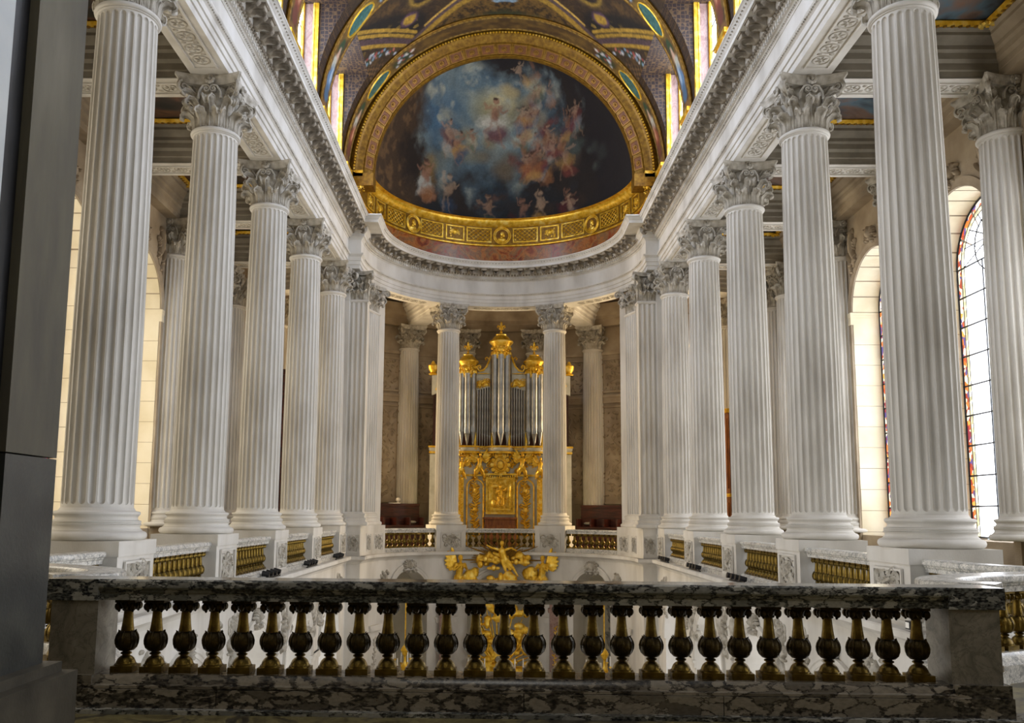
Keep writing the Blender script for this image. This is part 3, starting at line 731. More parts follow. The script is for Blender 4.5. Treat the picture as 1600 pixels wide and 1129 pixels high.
# ------------------------------------------------------------------ walls with round arches
def arch_panel(s0, s1, sc, r, zs, zb, zt, depth, n=28, sill=None):
    # wall in the s-z plane, front at d = 0, opening centred on sc; returns MB of points (s, d, z)
    m = MB()
    S = sorted(set([s0, s1, sc-r, sc+r]+[s0+(s1-s0)*i/6 for i in range(7)]+[sc+r*math.cos(PI*i/n) for i in range(n+1)]))
    S = [s for i, s in enumerate(S) if i == 0 or s-S[i-1] > 1e-5]
    bot = zb if sill is None else sill
    def low(s): return zs+math.sqrt(max(0, r*r-(s-sc)**2))
    for a, b in zip(S[:-1], S[1:]):
        mid = (a+b)/2
        if abs(mid-sc) < r:
            m.add([(a, 0, low(a)), (b, 0, low(b)), (b, 0, zt), (a, 0, zt)], [(0, 1, 2, 3)])
            if sill is not None and sill > zb: m.add([(a, 0, zb), (b, 0, zb), (b, 0, sill), (a, 0, sill)], [(0, 1, 2, 3)])
            m.add([(a, 0, low(a)), (b, 0, low(b)), (b, depth, low(b)), (a, depth, low(a))], [(0, 1, 2, 3)])
        else:
            m.add([(a, 0, zb), (b, 0, zb), (b, 0, zt), (a, 0, zt)], [(0, 1, 2, 3)])
    for s in (sc-r, sc+r): m.add([(s, 0, bot), (s, depth, bot), (s, depth, zs), (s, 0, zs)], [(0, 1, 2, 3)])
    m.add([(sc-r, 0, bot), (sc+r, 0, bot), (sc+r, depth, bot), (sc-r, depth, bot)], [(0, 1, 2, 3)])
    return m
def archivolt(sc, r, zs, w=.22, t=.07, n=28, zb=None):
    m = MB(); pr = [(0, 0), (0, -t*.6), (w*.25, -t*.6), (w*.3, -t*.75), (w*.6, -t*.75), (w*.7, -t), (w, -t), (w, 0)]
    A = [PI*i/n for i in range(n+1)]; k = len(pr); vs = []
    for a in A: vs += [(sc+(r+q)*math.cos(a), d, zs+(r+q)*math.sin(a)) for q, d in pr]
    m.add(vs, [(i*k+j, i*k+j+1, (i+1)*k+j+1, (i+1)*k+j) for i in range(n) for j in range(k-1)])
    return m
ZF = -9.6
# lower nave arcades
for sx, side in ((-1, 'left'), (1, 'right')):
    mp = (lambda s, d, z, sx=sx: (sx*(5.1+d), s, z))
    w = MB(); w.map
    for k in range(-1, 5):
        ya, yb = Y0+(k-.5+.5)*BAY, Y0+(k+1)*BAY
        if k == 4: w.merge(MB().add([(28.0-.2, 0, ZF), (28.47, 0, ZF), (28.47, 0, -1.2), (27.8, 0, -1.2)], [(0, 1, 2, 3)])); continue
        w.merge(arch_panel(ya, yb, (ya+yb)/2, 1.38, -3.35, ZF, -1.2, 1.2))
    w.map(mp); o = struct(f'wall_lower_{side}', w, STONE, f'pale lower arcade wall on the {side} below the gallery')
    # pier return facing the camera at the apse
    for k in range(0, 4):
        yc = Y0+(k+.5)*BAY
        mkobj('archivolt', archivolt(yc, 1.38, -3.35).map(mp), STONE, o)
        ks = carve_trophy(.62, .5, k+3, .09).map(lambda x, y, z: (x, y, z)).map(lambda x, y, z, yc=yc: (yc+x, y-.06, z-1.75)).map(mp)
        mkobj('keystone_carving', ks, CARVE, o)
        for q, ss in ((-1, 5), (1, 9)):
            sp = carve_trophy(1.0, 1.4, ss+k*3, .12).merge(carve_panel(.9, 1.3, ss+k, 30, .07)).map(lambda x, y, z, yc=yc, q=q: (yc+q*1.42+x*.9, y-.01, z-2.15)).map(mp)
            mkobj('spandrel_carving', sp, CARVE, o)
        for yy in (yc-2, ):
            ip = MB().box(yy-.62, yy+.62, -.05, .0, -3.55, -3.35).box(yy-.66, yy+.66, -.09, 0, -3.42, -3.35).map(mp); mkobj('impost_moulding', ip, STONE, o)
            pc = carve_leafy(.6, 3.2, k+2, 44, .03).map(lambda x, y, z, yy=yy: (yy+x, y-.01, z-5.6)).map(mp); mkobj('pier_carving', pc, CARVE, o)
    back = MB().add([(sx*9.6, 3, ZF), (sx*9.6, 30, ZF), (sx*9.6, 30, -1.3), (sx*9.6, 3, -1.3)], [(0, 1, 2, 3)])
    ob = struct(f'wall_lower_aisle_{side}', back, ASHLAR, f'plain ashlar wall of the lower {side} aisle')
    for k in range(-1, 4):
        yc = Y0+(k+.5)*BAY
        for i in range(2):
            c = MB(); c.tube([(sx*9.57, yc+.62*math.cos(a), -3.6-2.0*i+.62*math.sin(a)) for a in [2*PI*j/20 for j in range(21)]], .05, 5)
            for j in range(3):
                c.box(sx*9.57-.03, sx*9.57+.03, yc-.9, yc+.9, -2.6-2.0*i-j*.02, -2.58-2.0*i-j*.02)
            mkobj('wall_moulding', c, ASHLAR, ob)
# unseen glowing windows added to brighten the lower nave
LW = 0
for sx, side in ((-1, 'left'), (1, 'right')):
    for k in range(-1, 4):
        yc = Y0+(k+.5)*BAY; LW += 1
        t = thing(f'window_{60+LW}', f'lower {side} aisle window in bay {k+2}', None, (0, 0, 0), 0, None, 'structure')
        fr = MB()
        for y_ in (-.9, -.3, .3, .9): fr.box(sx*9.5-.03, sx*9.5+.03, yc+y_-.02, yc+y_+.02, -6.5, -3.4)
        for z_ in (-6.5, -5.47, -4.43, -3.4): fr.box(sx*9.5-.03, sx*9.5+.03, yc-.92, yc+.92, z_-.02, z_+.02)
        mkobj('window_frame', fr, LEAD, t)
        for i in range(3):
            for j in range(3): mkobj('pane', MB().add([(sx*9.51, yc-.88+.6*i, -6.47+1.033*j), (sx*9.51, yc-.32+.6*i, -6.47+1.033*j), (sx*9.51, yc-.32+.6*i, -5.48+1.033*j), (sx*9.51, yc-.88+.6*i, -5.48+1.033*j)], [(0, 1, 2, 3)]), FILLGLASS_G, t)
# lower apse wall with three arches
mpa = lambda s, d, z: (*apt(s/4.65, 4.65+d), z)
w = MB()
rad = math.radians
edges = [-90, -69, -27, 27, 69, 90]
w.merge(arch_panel(4.65*rad(-69), 4.65*rad(-22), 4.65*rad(-46.5), .88, -2.52, ZF, -1.2, .9))
w.merge(arch_panel(4.65*rad(-22), 4.65*rad(22), 0, 1.25, -3.05, ZF, -1.2, .9))
w.merge(arch_panel(4.65*rad(22), 4.65*rad(69), 4.65*rad(46.5), .88, -2.52, ZF, -1.2, .9))
for a, b in ((-90, -69), (69, 90)):
    for i in range(6):
        q0, q1 = 4.65*rad(a+(b-a)*i/6), 4.65*rad(a+(b-a)*(i+1)/6); w.add([(q0, 0, ZF), (q1, 0, ZF), (q1, 0, -1.2), (q0, 0, -1.2)], [(0, 1, 2, 3)])
w.map(mpa)
for sx in (-1, 1): w.add([(sx*5.1, 28.47, ZF), (sx*4.65, 28.47, ZF), (sx*4.65, 28.47, -1.2), (sx*5.1, 28.47, -1.2)], [(0, 1, 2, 3)]); w.add([(sx*4.65, 28.47, ZF), (sx*4.65, 28.65, ZF), (sx*4.65, 28.65, -1.2), (sx*4.65, 28.47, -1.2)], [(0, 1, 2, 3)])
ap = struct('wall_lower_apse', w, STONE, 'curved lower apse wall with three round arches')
for c, r, zs in ((-46.5, .88, -2.52), (0, 1.25, -3.05), (46.5, .88, -2.52)):
    mkobj('archivolt', archivolt(4.65*rad(c), r, zs, .24, .07).map(mpa), STONE, ap)
    if c:
        ks = carve_trophy(.8, .55, 4, .11).map(lambda x, y, z, c=c: (4.65*rad(c)+x, y-.06, z-1.50)).map(mpa); mkobj('keystone_carving', ks, CARVE, ap)
        for q in (-1, 1):
            sp = carve_trophy(.8, .95, 7+q, .10).map(lambda x, y, z, c=c, q=q: (4.65*rad(c)+q*1.36*(1 if c*q > 0 else .86)+x*.75, y-.01, z-1.95)).map(mpa)
            if c*q > 0: mkobj('spandrel_carving', sp, CARVE, ap)
for q in (-26, 26, -70, 70):
    ip = MB(); s = 4.65*rad(q)
    for a, b, e0, e1 in ((-.42, .42, -3.62, -3.45), (-.46, .46, -3.50, -3.42)): ip.box(s+a, s+b, -.08, 0, e0, e1)
    mkobj('impost_moulding', ip.map(mpa), STONE, ap)
    pc = carve_leafy(.45, 3.0, 5, 40, .03).map(lambda x, y, z, s=s: (s+x, y-.01, z-5.4)).map(mpa); mkobj('pier_carving', pc, CARVE, ap)
# wall behind the lower arches and lower floor
lb = MB()
P0 = [apt(-PI/2+PI*i/40, 9.75) for i in range(41)]
for (a, b) in zip(P0[:-1], P0[1:]): lb.add([(*a, ZF), (*b, ZF), (*b, -1.3), (*a, -1.3)], [(0, 1, 2, 3)])
ob = struct('wall_lower_ambulatory', lb, ASHLAR, 'curved wall behind the lower apse arches')
for d in (-60, -45, -30, 30, 45, 60):
    g = carve_leafy(1.0, 4.0, int(d) % 7, 50, .04).map(lambda x, y, z, d=d: (*apt(rad(d)+x/9.7, 9.72+y), z-4.5)); mkobj('wall_carving', g, CARVE, ob)
struct('floor_nave', MB().add([(-10, 3, ZF), (10, 3, ZF), (10, 39, ZF), (-10, 39, ZF)], [(0, 1, 2, 3)]), NAVEF, 'coloured marble floor of the nave far below')
# gallery floor: aisles, ambulatory and the tribune under the camera
gf = MB()
def slab(poly): gf.prism(poly, FL-.16, FL)
slab([(-10.5, -4), (10.5, -4), (10.5, 7.15), (-10.5, 7.15)])
for sx in (-1, 1):
    q = [(sx*3.55, 7.15), (sx*3.65, 7.7), (sx*4.2, 8.25), (sx*5.3, 8.8), (sx*6.6, 9.15), (sx*5.6, 9.9), (sx*5.3, 11.0), (sx*5.15, 11.3), (sx*5.15, 28.7), (sx*10.5, 28.7), (sx*10.5, 7.15)]
    slab(q if sx < 0 else q[::-1])
for i in range(40):
    a0, a1 = -PI/2+PI*i/40, -PI/2+PI*(i+1)/40
    slab([apt(a0, 4.7), apt(a1, 4.7), apt(a1, 10.0), apt(a0, 10.0)])
struct('floor', gf, FLOORM, 'marble floor of the upper gallery and tribune')
# ------------------------------------------------------------------ aisle walls and windows
R_W, ZS_W, SILL, DEP = 1.40, 6.0, 0.0, .75
def window(name, label, glass, mp, sc, stain=True, zs=ZS_W, r=R_W, sill=SILL, parent=None):
    # glass set in plane d = DEP; two borders of coloured glass and a grid of clear panes
    t = thing(name, label, None, (0, 0, 0), 0, None, 'structure')
    d = DEP-.02
    def ribbon(r0, r1, zz0, th, seg0, seg1, n):      # curved strip in the arch head
        m = MB(); A = [seg0+(seg1-seg0)*i/n for i in range(n+1)]
        P = [[(sc+q*math.cos(a), d-th, zs+q*math.sin(a)) for a in A] for q in (r0, r1)]
        m.grid(P); return m
    fr = MB()
    for q, wd in ((r, .05), (r-.185, .018), (r-.30, .018)):
        pts = [(sc-q+wd/2, d, sill)]+[(sc+(q-wd/2)*math.cos(PI-PI*i/20), d, zs+(q-wd/2)*math.sin(PI-PI*i/20)) for i in range(21)]+[(sc+q-wd/2, d, sill)]
        fr.tube(pts, wd/2, 4)
    nb = 9
    for j in range(nb+1):
        z = sill+(zs-sill)*j/nb; fr.tube([(sc-r, d-.01, z), (sc+r, d-.01, z)], .018, 4)
    for x in (-.37, .37): fr.tube([(sc+x, d-.01, sill), (sc+x, d-.01, zs)], .014, 4)
    fr.tube([(sc, d-.01, sill), (sc, d-.01, zs+.1)], .02, 4)
    for q in (.28, .62): fr.tube([(sc+q*math.cos(a), d-.01, zs+.30+q*math.sin(a)) for a in [2*PI*i/18 for i in range(19)]], .016, 4, cap=False)
    for i in range(9):
        a = PI*i/8; fr.tube([(sc+.28*math.cos(a), d-.01, zs+.3+.28*math.sin(a)), (sc+(r-.3)*math.cos(a), d-.01, zs+(r-.3)*math.sin(a))], .014, 4)
    mkobj('window_lead', fr.map(mp), LEAD, t)
    # side borders, one pane per row
    for j in range(nb):
        z0, z1 = sill+(zs-sill)*j/nb+.02, sill+(zs-sill)*(j+1)/nb-.02
        for s in (-1, 1):
            for q0, q1, mm in ((r-.17, r-.04, STAIN), (r-.285, r-.20, STAIN2)):
                mkobj('border_pane', MB().add([(sc+s*q0, d, z0), (sc+s*q1, d, z0), (sc+s*q1, d, z1), (sc+s*q0, d, z1)], [(0, 1, 2, 3)]).map(mp), mm, t)
        for q0, q1 in ((-(r-.315), -.385), (-.355, -.02), (.02, .355), (.385, r-.315)):
            mkobj('pane', MB().add([(sc+q0, d, z0), (sc+q1, d, z0), (sc+q1, d, z1), (sc+q0, d, z1)], [(0, 1, 2, 3)]).map(mp), glass, t)
    for i in range(6):
        a0, a1 = PI*i/6+.02, PI*(i+1)/6-.02
        mkobj('border_pane', ribbon(r-.17, r-.04, 0, 0, a0, a1, 4).map(mp), STAIN, t); mkobj('border_pane', ribbon(r-.285, r-.20, 0, 0, a0, a1, 4).map(mp), STAIN2, t)
        mkobj('pane', ribbon(.02, r-.315, 0, 0, a0, a1, 4).map(mp), glass, t)
    return t
wn = 0
for sx, side, gl in ((-1, 'left', GLASS_L), (1, 'right', GLASS_R)):
    mp = (lambda s, d, z, sx=sx: (sx*(XW+d), s, z))
    w = MB()
    for k in range(-3, 4):
        ya, yb = Y0+k*BAY, Y0+(k+1)*BAY
        if k < -2: w.add([(-4, 0, FL), (yb, 0, FL), (yb, 0, 9.7), (-4, 0, 9.7)], [(0, 1, 2, 3)]); continue
        w.merge(arch_panel(ya, yb, (ya+yb)/2, R_W, ZS_W, FL, 9.7, DEP+.3, sill=SILL-.05))
    w.add([(Y0+16, 0, FL), (28.7, 0, FL), (28.7, 0, 9.7), (Y0+16, 0, 9.7)], [(0, 1, 2, 3)])
    w.map(mp); o = struct(f'wall_{side}', w, OLD, f'stone {side} aisle wall with tall arched windows')
    for k in range(-2, 4):
        yc = Y0+(k+.5)*BAY; wn += 1
        window(f'window_{wn}', f'tall arched stained border window in bay {k+3} of the {side} aisle', gl, mp, yc)
        mkobj('archivolt', archivolt(yc, R_W, ZS_W, .2, .05).map(mp), OLD, o)
        if k < 0: continue
        for q in (-1, 1):
            ip = MB()
            for a, b, e0, e1 in ((0, .3, 5.72, 5.86), (0, .36, 5.86, 5.93), (0, .33, 5.66, 5.72), (0, .40, 5.93, 6.0)):
                s0, s1 = yc+q*(R_W-.05*(b-.25)*2), yc+q*(R_W+b*.5)
                ip.box(min(s0, s1), max(s0, s1), -.03-b*.1, DEP-.02, e0, e1)
            mkobj('impost_moulding', ip.map(mp), ASHLAR, o)
            ps = MB().box(yc+q*(R_W+.0)-(.0 if q > 0 else .22), yc+q*(R_W+.0)+(.22 if q > 0 else 0), -.05, 0, FL, 5.66); mkobj('jamb_pilaster', ps.map(mp), OLD, o)
            # ashlar of the reveal
            z = FL
            for j in range(12):
                h = .564; s0, s1 = (yc+q*R_W, yc+q*(R_W-.012))
                bx = MB().box(min(s0, s1), max(s0, s1), .008 if j % 2 else .004, DEP-.04, z+.006, z+h-.006) if j % 2 else MB().box(min(s0, s1), max(s0, s1), .004, DEP-.04, z+.006, z+h-.006)
                if z+h <= 5.68: mkobj('stone_block', bx.map(mp), ASHLAR, o)
                z += h
            for j in range(5):
                a0, a1 = PI/2*j/5+.012, PI/2*(j+1)/5-.012
                P = [[(yc+q*(R_W-.012)*math.cos(a0+(a1-a0)*i/5), dd, ZS_W+(R_W-.012)*math.sin(a0+(a1-a0)*i/5)) for i in range(6)] for dd in (.005, DEP-.04)]
                mkobj('stone_block', MB().grid(P).map(mp), ASHLAR, o)
            sp = carve_trophy(.95, 1.7, 11+k+q, .10).map(lambda x, y, z, yc=yc, q=q: (yc+q*1.18+x*.55-q*.0, y-.02, z+7.72)).map(mp); mkobj('spandrel_carving', sp, OLD, o)
        ks = carve_trophy(.7, .6, k+5, .12).map(lambda x, y, z, yc=yc: (yc+x, y-.05, z+7.75)).map(mp); mkobj('keystone_carving', ks, OLD, o)
# ambulatory wall
mpw = lambda s, d, z: (*apt(s/RW, RW+d), z)
w = MB()
for a, b in ((-90, -64), (-41, 41), (64, 90)):
    n = max(4, int((b-a)/3))
    for i in range(n):
        q0, q1 = RW*rad(a+(b-a)*i/n), RW*rad(a+(b-a)*(i+1)/n); w.add([(q0, 0, FL), (q1, 0, FL), (q1, 0, 9.7), (q0, 0, 9.7)], [(0, 1, 2, 3)])
for c in (-52.5, 52.5): w.merge(arch_panel(RW*rad(c-11.5), RW*rad(c+11.5), RW*rad(c), R_W, ZS_W, FL, 9.7, DEP+.3, sill=.35))
w.map(mpw); aw = struct('wall_ambulatory', w, OLD, 'curved carved stone wall of the ambulatory behind the apse')
for c, side, gl in ((-52.5, 'left', GLASS_A), (52.5, 'right', GLASS_A)):
    wn += 1; window(f'window_{wn}', f'tall arched window in the {side} curve of the ambulatory', gl, mpw, RW*rad(c), sill=.35)
for c in (-31.5, 31.5, -17.2, 17.2, 0, -41.5, 41.5):
    hw = 1.05 if abs(c) != 41.5 else .25
    if abs(c) == 41.5: continue
    for z0, z1, sd in ((.9, 5.15, 2), (5.75, 7.25, 6)):
        fr = MB(); s = RW*rad(c)
        for a in ((s-hw, s-hw+.06, z0, z1), (s+hw-.06, s+hw, z0, z1), (s-hw, s+hw, z0, z0+.06), (s-hw, s+hw, z1-.06, z1)): fr.box(a[0], a[1], -.05, 0, a[2], a[3])
        f = mkobj('panel_frame', fr.map(mpw), OLD, aw)
        g = carve_panel(1.7, (z1-z0)*.9, sd+int(abs(c)), 110 if z1-z0 > 2 else 50, .09).map(lambda x, y, z, s=s, zc=(z0+z1)/2: (s+x, y-.01, z+zc)).map(mpw)
        mkobj('panel_carving', g, OLD, f)
    bd = MB(); s = RW*rad(c)
    for e0, e1, t in ((5.28, 5.36, .05), (5.36, 5.52, .03), (5.52, 5.64, .08), (7.42, 7.55, .06)): bd.box(s-1.12, s+1.12, -t, 0, e0, e1)
    mkobj('string_course', bd.map(mpw), OLD, aw)
# dark wooden stalls along the ambulatory wall
for a, b, side in ((-43, -22.6, 'left'), (22.6, 43, 'right')):
    t = thing('wooden_stalls', f'dark red wooden stalls along the ambulatory wall {side} of the organ', 'stalls', (0, 0, 0))
    n = 10
    for z0, z1, r0, r1, nm in ((FL, .74, 9.05, 9.2, 'back_panel'), (.74, .84, 8.98, 9.24, 'top_rail'), (FL, -.15, 8.35, 8.5, 'front_panel'), (-.15, -.07, 8.28, 8.56, 'desk_rail'), (.30, .36, 9.0, 9.06, 'moulding')):
        m = MB()
        for i in range(n):
            a0, a1 = rad(a+(b-a)*i/n), rad(a+(b-a)*(i+1)/n)
            m.prism([apt(a0, r0), apt(a0, r1), apt(a1, r1), apt(a1, r0)], z0, z1)
        mkobj(nm, m, WOOD, t)
    for i in range(0, n+1, 2):
        aa = rad(a+(b-a)*i/n); x, y = apt(aa, 8.75); mkobj('stall_divider', MB().box(-.03, .03, -.35, .3, FL, .25), WOOD, t, (x, y, 0), (0, 0, -aa))
# ------------------------------------------------------------------ aisle ceilings
BW = .37
def beamprof(): return [(-BW, 8.67), (BW, 8.67), (BW, 8.80), (BW+.03, 8.82), (BW+.03, 8.95), (BW+.10, 9.0), (BW+.10, 9.12), (BW+.16, 9.16), (BW+.16, 9.24), (BW+.30, 9.36), (BW+.30, 9.42), (BW+.38, 9.46), (BW+.38, 9.62), (-BW-.38, 9.62), (-BW-.38, 9.46), (-BW-.30, 9.42), (-BW-.30, 9.36), (-BW-.16, 9.24), (-BW-.16, 9.16), (-BW-.10, 9.12), (-BW-.10, 9.0), (-BW-.03, 8.95), (-BW-.03, 8.82), (-BW, 8.80)]
BEAMC = carve_scroll(2.5, .34, 6, .02).map(lambda x, y, z: (x, z, y)).mesh('soffit_carving')
BEAMF = MB()
for a in ((-1.32, 1.32, -.22, -.19), (-1.32, 1.32, .19, .22), (-1.32, -1.29, -.19, .19), (1.29, 1.32, -.19, .19)): BEAMF.box(*a, -.03, 0)
BEAMF = BEAMF.mesh('soffit_frame')
for sx, side, pm in ((-1, 'left', PAINT_L), (1, 'right', PAINT_R)):
    cl = MB().add([(sx*5.9, -4, 9.6), (sx*10.5, -4, 9.6), (sx*10.5, 28.7, 9.6), (sx*5.9, 28.7, 9.6)], [(0, 1, 2, 3)])
    c = struct(f'ceiling_{side}_aisle', cl, STONE, f'coffered and painted ceiling of the {side} aisle')
    for k in range(-1, 5):
        yk = Y0+k*BAY
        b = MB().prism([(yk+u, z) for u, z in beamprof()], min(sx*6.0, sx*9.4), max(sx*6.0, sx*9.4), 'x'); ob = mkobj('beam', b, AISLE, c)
        mkobj('beam_soffit', MB().box(min(sx*6.07, sx*9.27), max(sx*6.07, sx*9.27), yk-BW, yk+BW, 8.655, 8.68), STONE, ob)
        f = mkobj('soffit_frame', BEAMF, STONE, ob, (sx*7.7, yk, 8.655)); mkobj('soffit_carving', BEAMC, CARVE, ob, (sx*7.7, yk, 8.655))
    for x in (6.06, 9.29):
        pr = beamprof(); half = [(u-BW, z) for u, z in pr if u > 0]
        dirn = 1 if x < 8 else -1
        poly = [(0, 8.67 if x > 8 else 9.0)]+[(u*dirn, z) for u, z in half if not (x < 8 and z < 9.0)]+[(0, 9.62)]
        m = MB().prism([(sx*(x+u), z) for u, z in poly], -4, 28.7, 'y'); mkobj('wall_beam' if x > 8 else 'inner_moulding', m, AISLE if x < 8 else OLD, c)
    fw = MB().box(min(sx*9.275, sx*9.62), max(sx*9.275, sx*9.62), -4, 28.7, 8.67, 9.62); mkobj('wall_beam', fw, OLD, c)
    for k in range(-1, 4):
        y0_, y1_ = Y0+k*BAY+BW+.40, Y0+(k+1)*BAY-BW-.40; x0_, x1_ = 6.46, 8.88
        fr = MB()
        pts = [(sx*x0_, y0_), (sx*x0_, y1_), (sx*x1_, y1_), (sx*x1_, y0_)]
        pth = pts+[pts[0], pts[1]]
        for i in range(4):
            a, bq = pts[i], pts[(i+1) % 4]; fr.tube([(*a, 9.54), (*bq, 9.54)], .075, 6)
        f = mkobj('gilt_frame', fr, GOLD, c)
        for i in range(4):
            s = rosette_mb(.2).map(lambda x, y, z, i=i: (x+pts[i][0], z+pts[i][1], y+9.48)); mkobj('gilt_shell', s, GOLD, f)
        eg = MB()
        for i in range(4):
            a, bq = Vector(pts[i]), Vector(pts[(i+1) % 4]); n = int((bq-a).length/.14)
            for j in range(n): q = a+(bq-a)*((j+.5)/n); eg.ell((q.x, q.y, 9.475), (.045, .045, .03), 5, 4)
        e = mkobj('frame_ornament', eg, DGOLD, f); e['kind'] = 'stuff'
        mkobj('ceiling_painting', MB().add([(sx*x0_, y0_, 9.57), (sx*x1_, y0_, 9.57), (sx*x1_, y1_, 9.57), (sx*x0_, y1_, 9.57)], [(0, 1, 2, 3)]), pm, c)
ca = MB()
for i in range(40):
    a0, a1 = -PI/2+PI*i/40, -PI/2+PI*(i+1)/40; ca.add([(*apt(a0, 5.2), 9.6), (*apt(a1, 5.2), 9.6), (*apt(a1, 10.4), 9.6), (*apt(a0, 10.4), 9.6)], [(0, 1, 2, 3)])
c = struct('ceiling_ambulatory', ca, PAINT_L, 'dark painted ceiling of the ambulatory')
for d in (-71, -23.7, 23.7, 71):
    b = MB().prism([(u, z) for u, z in beamprof()], 5.5, 9.6, 'y').map(lambda x, y, z, d=d: (*[Matrix.Rotation(-rad(d), 2) @ Vector((x, y))][0], z)).map(lambda x, y, z: (x, y+YA, z)); mkobj('beam', b, STONE, c)
m = MB()
pr = [(0, 8.67), (-.3, 8.67), (-.33, 8.95), (-.4, 9.0), (-.4, 9.12), (-.6, 9.36), (-.68, 9.62), (0, 9.62)]
for i in range(40):
    a0, a1 = -PI/2+PI*i/40, -PI/2+PI*(i+1)/40
    m.grid([[(*apt(a, 9.75+u), z) for u, z in pr] for a in (a0, a1)])
mkobj('wall_beam', m, OLD, c)
# ------------------------------------------------------------------ nave vault
RV, ZV = 5.45, 12.0
def noise2(x, y, seed=0):
    def h(i, j):
        v = np.sin(i*127.1+j*311.7+seed*74.7)*43758.5453; return v-np.floor(v)
    i, j = np.floor(x), np.floor(y); u, v = x-i, y-j; u = u*u*(3-2*u); v = v*v*(3-2*v)
    return (h(i, j)*(1-u)+h(i+1, j)*u)*(1-v)+(h(i, j+1)*(1-u)+h(i+1, j+1)*u)*v
def fbm(x, y, seed=0, o=5):
    a = .5; t = 0; s = 0
    for k in range(o): t = t+a*noise2(x, y, seed+k); s += a; x, y, a = x*2.03, y*2.03, a*.5
    return t/s
def C3(h): return np.array(lin(h)[:3])
class Canvas:
    def __init__(s, u, v, base): s.u, s.v = u, v; s.c = np.zeros(u.shape+(3,))+C3(base)
    def mix(s, m, col): m = np.clip(m, 0, 1)[..., None]; s.c = s.c*(1-m)+(C3(col) if isinstance(col, str) else col)*m
    def blob(s, cu, cv, ru, rv, col, rot=0, soft=.35, al=1.0, wob=0.0, seed=0):
        du, dv = s.u-cu, s.v-cv; c, q = math.cos(rot), math.sin(rot); a, b = (du*c+dv*q)/ru, (-du*q+dv*c)/rv
        d = np.sqrt(a*a+b*b)
        if wob: d = d+wob*(fbm(s.u*.35+seed, s.v*.35, seed, 3)-.5)*2
        s.mix(al*np.clip((1-d)/soft, 0, 1), col)
    def line(s, pts, w, col, soft=.4, al=1.0):
        D = np.full(s.u.shape, 1e9)
        for (a, b), (c, d) in zip(pts[:-1], pts[1:]):
            du, dv = c-a, d-b; t = np.clip(((s.u-a)*du+(s.v-b)*dv)/(du*du+dv*dv+1e-9), 0, 1)
            D = np.minimum(D, np.hypot(s.u-a-t*du, s.v-b-t*dv))
        s.mix(al*np.clip((w-D)/(w*soft), 0, 1), col)
def painted(name, P, flip, col, m, parent=None, label=None):
    # P (nj, ni, 3) array of points, col same shape
    nj, ni = P.shape[:2]
    idx = np.arange(nj*ni).reshape(nj, ni)
    F = np.stack([idx[:-1, :-1], idx[:-1, 1:], idx[1:, 1:], idx[1:, :-1]], -1).reshape(-1, 4)
    me = bpy.data.meshes.new(name); me.from_pydata(P.reshape(-1, 3).tolist(), [], F.tolist())
    at = me.color_attributes.new('paint', 'FLOAT_COLOR', 'POINT')
    rgba = np.ones((nj*ni, 4)); rgba[:, :3] = np.clip(col.reshape(-1, 3), 0, 1); at.data.foreach_set('color', rgba.ravel().astype(np.float32))
    me.shade_smooth(); me.update(); me.materials.append(m)
    o = mkobj(name, me, None, parent)
    if parent is None: o['kind'] = 'structure'
    if label: o['label'] = label
    return o
def vpt(th, y, r=RV): return (r*math.sin(rad(th)), y, ZV+r*math.cos(rad(th)))
# attic walls and barrel with window openings cut through
HWN = 1.22; ZTOP = 15.0; TH_TOP = math.degrees(math.acos((ZTOP-ZV)/RV))   # angle of the window head
hexv = MB()
att = {}
for sx, side in ((-1, 'left'), (1, 'right')):
    w = MB()
    for k in range(-3, 4):
        ya, yb = Y0+k*BAY, Y0+(k+1)*BAY; yc = (ya+yb)/2
        for a, b in ((max(ya, -4), yc-HWN), (yc+HWN, yb)):
            if b < -4: continue
            if b <= a: continue
            w.add([(sx*RV, a, 10.25), (sx*RV, b, 10.25), (sx*RV, b, ZV), (sx*RV, a, ZV)], [(0, 1, 2, 3)])
            n = 8; hexv.grid([[vpt(sx*(90-(90-TH_TOP)*i/n), yy) for i in range(n+1)] for yy in (a, b)])
        w.add([(sx*RV, yc-HWN, 10.25), (sx*RV, yc+HWN, 10.25), (sx*RV, yc+HWN, 10.45), (sx*RV, yc-HWN, 10.45)], [(0, 1, 2, 3)])
    w.add([(sx*RV, Y0+16, 10.25), (sx*RV, 28.45, 10.25), (sx*RV, 28.45, ZV), (sx*RV, Y0+16, ZV)], [(0, 1, 2, 3)])
    n = 8; hexv.grid([[vpt(sx*(90-(90-TH_TOP)*i/n), yy) for i in range(n+1)] for yy in (Y0+16, 28.45)])
    att[sx] = struct(f'wall_attic_{side}', w, PINK, f'pink marble attic wall above the {side} cornice')
hexo = struct('ceiling_vault_sides', hexv, HEXM, 'lower curves of the barrel vault covered in gold hexagon mosaic')
